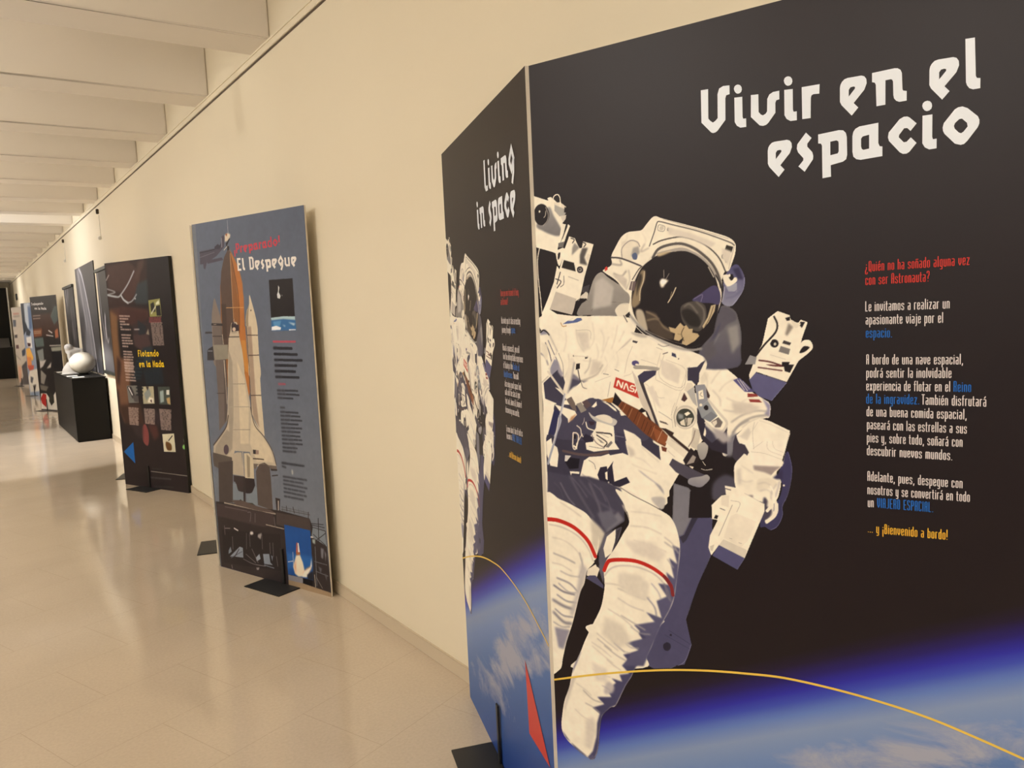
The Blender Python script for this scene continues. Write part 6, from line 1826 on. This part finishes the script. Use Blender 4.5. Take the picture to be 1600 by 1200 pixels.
build('globe', bm, white_m, g, (0, 0, 0.158), smooth=True)
bm = bmesh.new(); lathe(bm, [(0.075, 0.0), (0.08, 0.006), (0.062, 0.016), (0.05, 0.03)]); build('base_ring', bm, black_m, g)
bm = bmesh.new(); bmesh.ops.create_uvsphere(bm, u_segments=40, v_segments=24, radius=0.17)
bmesh.ops.bisect_plane(bm, geom=bm.verts[:]+bm.edges[:]+bm.faces[:], plane_co=(0, 0, 0), plane_no=(0, 0, -1), clear_outer=True)
bmesh.ops.holes_fill(bm, edges=[e for e in bm.edges if e.is_boundary])
tag(build('dome_model', bm, bright_m, None, (1.29, 12.36, 0.8005), smooth=True), 'white half-dome model behind the globe on the plinth', 'dome')
def figure_mesh():
    bm = bmesh.new()
    for (x, y, z, rx, ry, rz) in [(0,0,.03,.11,.11,.03),(0,.0,.085,.095,.09,.07),(.02,0,.16,.06,.065,.09),(.035,0,.23,.075,.06,.085),(.0,0,.285,.085,.055,.06),(-.045,-.01,.345,.048,.05,.055),(.045,.0,.295,.05,.05,.04),(.09,-.02,.23,.026,.03,.10),(-.04,-.03,.22,.028,.03,.10),(-.025,-.06,.16,.03,.05,.03),(.075,-.05,.15,.03,.05,.03),(-.005,0,.32,.05,.04,.03)]:
        r = bmesh.ops.create_icosphere(bm, subdivisions=3, radius=1)
        for v in r['verts']: v.co = ((v.co.x*rx+x)*1.2, v.co.y*ry+y, v.co.z*rz+z)
    return bm
fg = build('sculpted_figure', figure_mesh(), bright_m, None, (1.33, 12.86, 0.803), smooth=True)
md = fg.modifiers.new('remesh', 'REMESH'); md.mode = 'VOXEL'; md.voxel_size = 0.008; md.use_smooth_shade = True
md = fg.modifiers.new('smooth', 'SMOOTH'); md.iterations = 6; md.factor = 0.6
tag(fg, 'white sculpted figure standing at the far end of the plinth', 'sculpture')
card_m = mat('white_card', (0.8, 0.78, 0.72), 0.6, 0.3)
CARDS = [(1.10, 12.72, 'white caption card at the far end of the plinth top', 0.13, 0.20), (1.10, 12.16, 'white caption card on the plinth beside the dome', 0.17, 0.16),
         (1.10, 11.52, 'white caption card on the plinth left of the globe', 0.12, 0.12), (1.125, 11.14, 'white caption card nearest to camera on the plinth edge', 0.13, 0.13)]
for x, y, lab, w, d in CARDS:
    tag(boxes('caption_card', [(x, y, 0.8002, x+w, y+d, 0.8052)], card_m), lab, 'card', 'caption cards on the plinth')

# a spotlight hanging from the beam just left of the view; it throws the small shadow high on the wall
sl = thing('ceiling_spotlight', 'small grey spotlight hanging from a ceiling beam, its shadow falls high on the wall', 'spotlight', (0.0, 4.20, 2.915))
grey_m = mat('lamp_grey', (0.25, 0.24, 0.22), 0.4)
boxes('mount', [(-0.03, -0.03, -0.02, 0.03, 0.03, -0.001)], grey_m, sl, bevel=0.003)
bm = bmesh.new(); lathe(bm, [(0.024, -0.15), (0.024, -0.02)], seg=20); build('stem', bm, grey_m, sl)
bm = bmesh.new(); lathe(bm, [(0.030, -0.075), (0.036, -0.06), (0.036, 0.05), (0.028, 0.07)], seg=24)
build('lamp_head', bm, grey_m, sl, (0, 0.012, -0.158), (math.radians(-14), math.radians(10), 0), smooth=False)

for k in range(9):                                                  # added trough housings, out of view, for the ceiling fill lamps
    t = thing('added_uplight', 'long grey trough uplight added out of view on the left wall to brighten the ceiling beams', 'added wall light', (-2.4, -2.0+3.6*k, 1.80), 0, 'added trough uplights on the unseen left wall')
    boxes('housing', [(0.06, -1.62, 0.0, 0.26, 1.62, 0.012), (0.06, -1.62, 0.012, 0.07, 1.62, 0.09), (0.25, -1.62, 0.012, 0.26, 1.62, 0.09)], grey_m, t)
    boxes('bracket', [(0.001, -0.9, 0.0, 0.06, -0.86, 0.06)], grey_m, t); boxes('bracket', [(0.001, 0.86, 0.0, 0.06, 0.9, 0.06)], grey_m, t)

# ------------------------------------------------------------------ small things on the wall, far end
for y, z, s, lab in ((10.43, 2.79, 0.65, 'small dark picture hook high on the wall above the Flotando board'), (14.13, 2.79, 0.6, 'small dark picture hook high on the wall beyond the moon poster')):
    t = thing('picture_hook', lab, 'hook', (W, y, z), -math.pi/2, None)
    boxes('clip', [(-0.03*s, -0.03, -0.045*s, 0.03*s, -0.0005, 0.045*s)], mat('dark_clip', (0.05, 0.035, 0.02), 0.4), t, bevel=0.006)
    boxes('cord', [(-0.003, -0.006, -0.30, 0.003, -0.0005, -0.045)], card_m, t)
    boxes('weight', [(-0.02, -0.03, -0.33, 0.02, -0.0005, -0.29)], card_m, t, bevel=0.008)
tag(boxes('wall_sign', [(W-0.03, 26.55, 2.28, W-0.0005, 26.95, 2.46)], mat('sign_black', (0.03, 0.03, 0.03), 0.4), bevel=0.004), 'small dark sign high on the wall near the far end', 'sign')
t = thing('projection_screen', 'tall black screen with white right border at the far end of the corridor', 'screen', (0.0, 28.0, 0))
boxes('panel', [(-2.2, 0, 0, 1.30, 0.08, 2.69)], plinth_m, t)
boxes('border', [(1.3005, -0.01, 0.0, 1.335, 0.08, 2.70)], card_m, t)
t = thing('display_counter', 'low black counter with grey glass top in front of the far screen', 'counter', (0.0, 27.2, 0))
boxes('body', [(-2.0, 0, 0, 1.28, 0.74, 0.92)], plinth_m, t, bevel=0.003)
bm = bmesh.new(); vs8 = [(-2.0, 0.05, 0.9205), (1.22, 0.05, 0.9205), (1.22, 0.7, 0.9205), (-2.0, 0.7, 0.9205), (-2.0, 0.45, 1.19), (1.22, 0.45, 1.19), (1.22, 0.7, 1.19), (-2.0, 0.7, 1.19)]
vv = [bm.verts.new(c) for c in vs8]
for q in ((0,1,5,4),(1,2,6,5),(2,3,7,6),(3,0,4,7),(4,5,6,7),(0,3,2,1)): bm.faces.new([vv[i] for i in q])
build('glass_top', bm, mat('smoked_glass', (0.07, 0.065, 0.06), 0.15, 0.6), t)
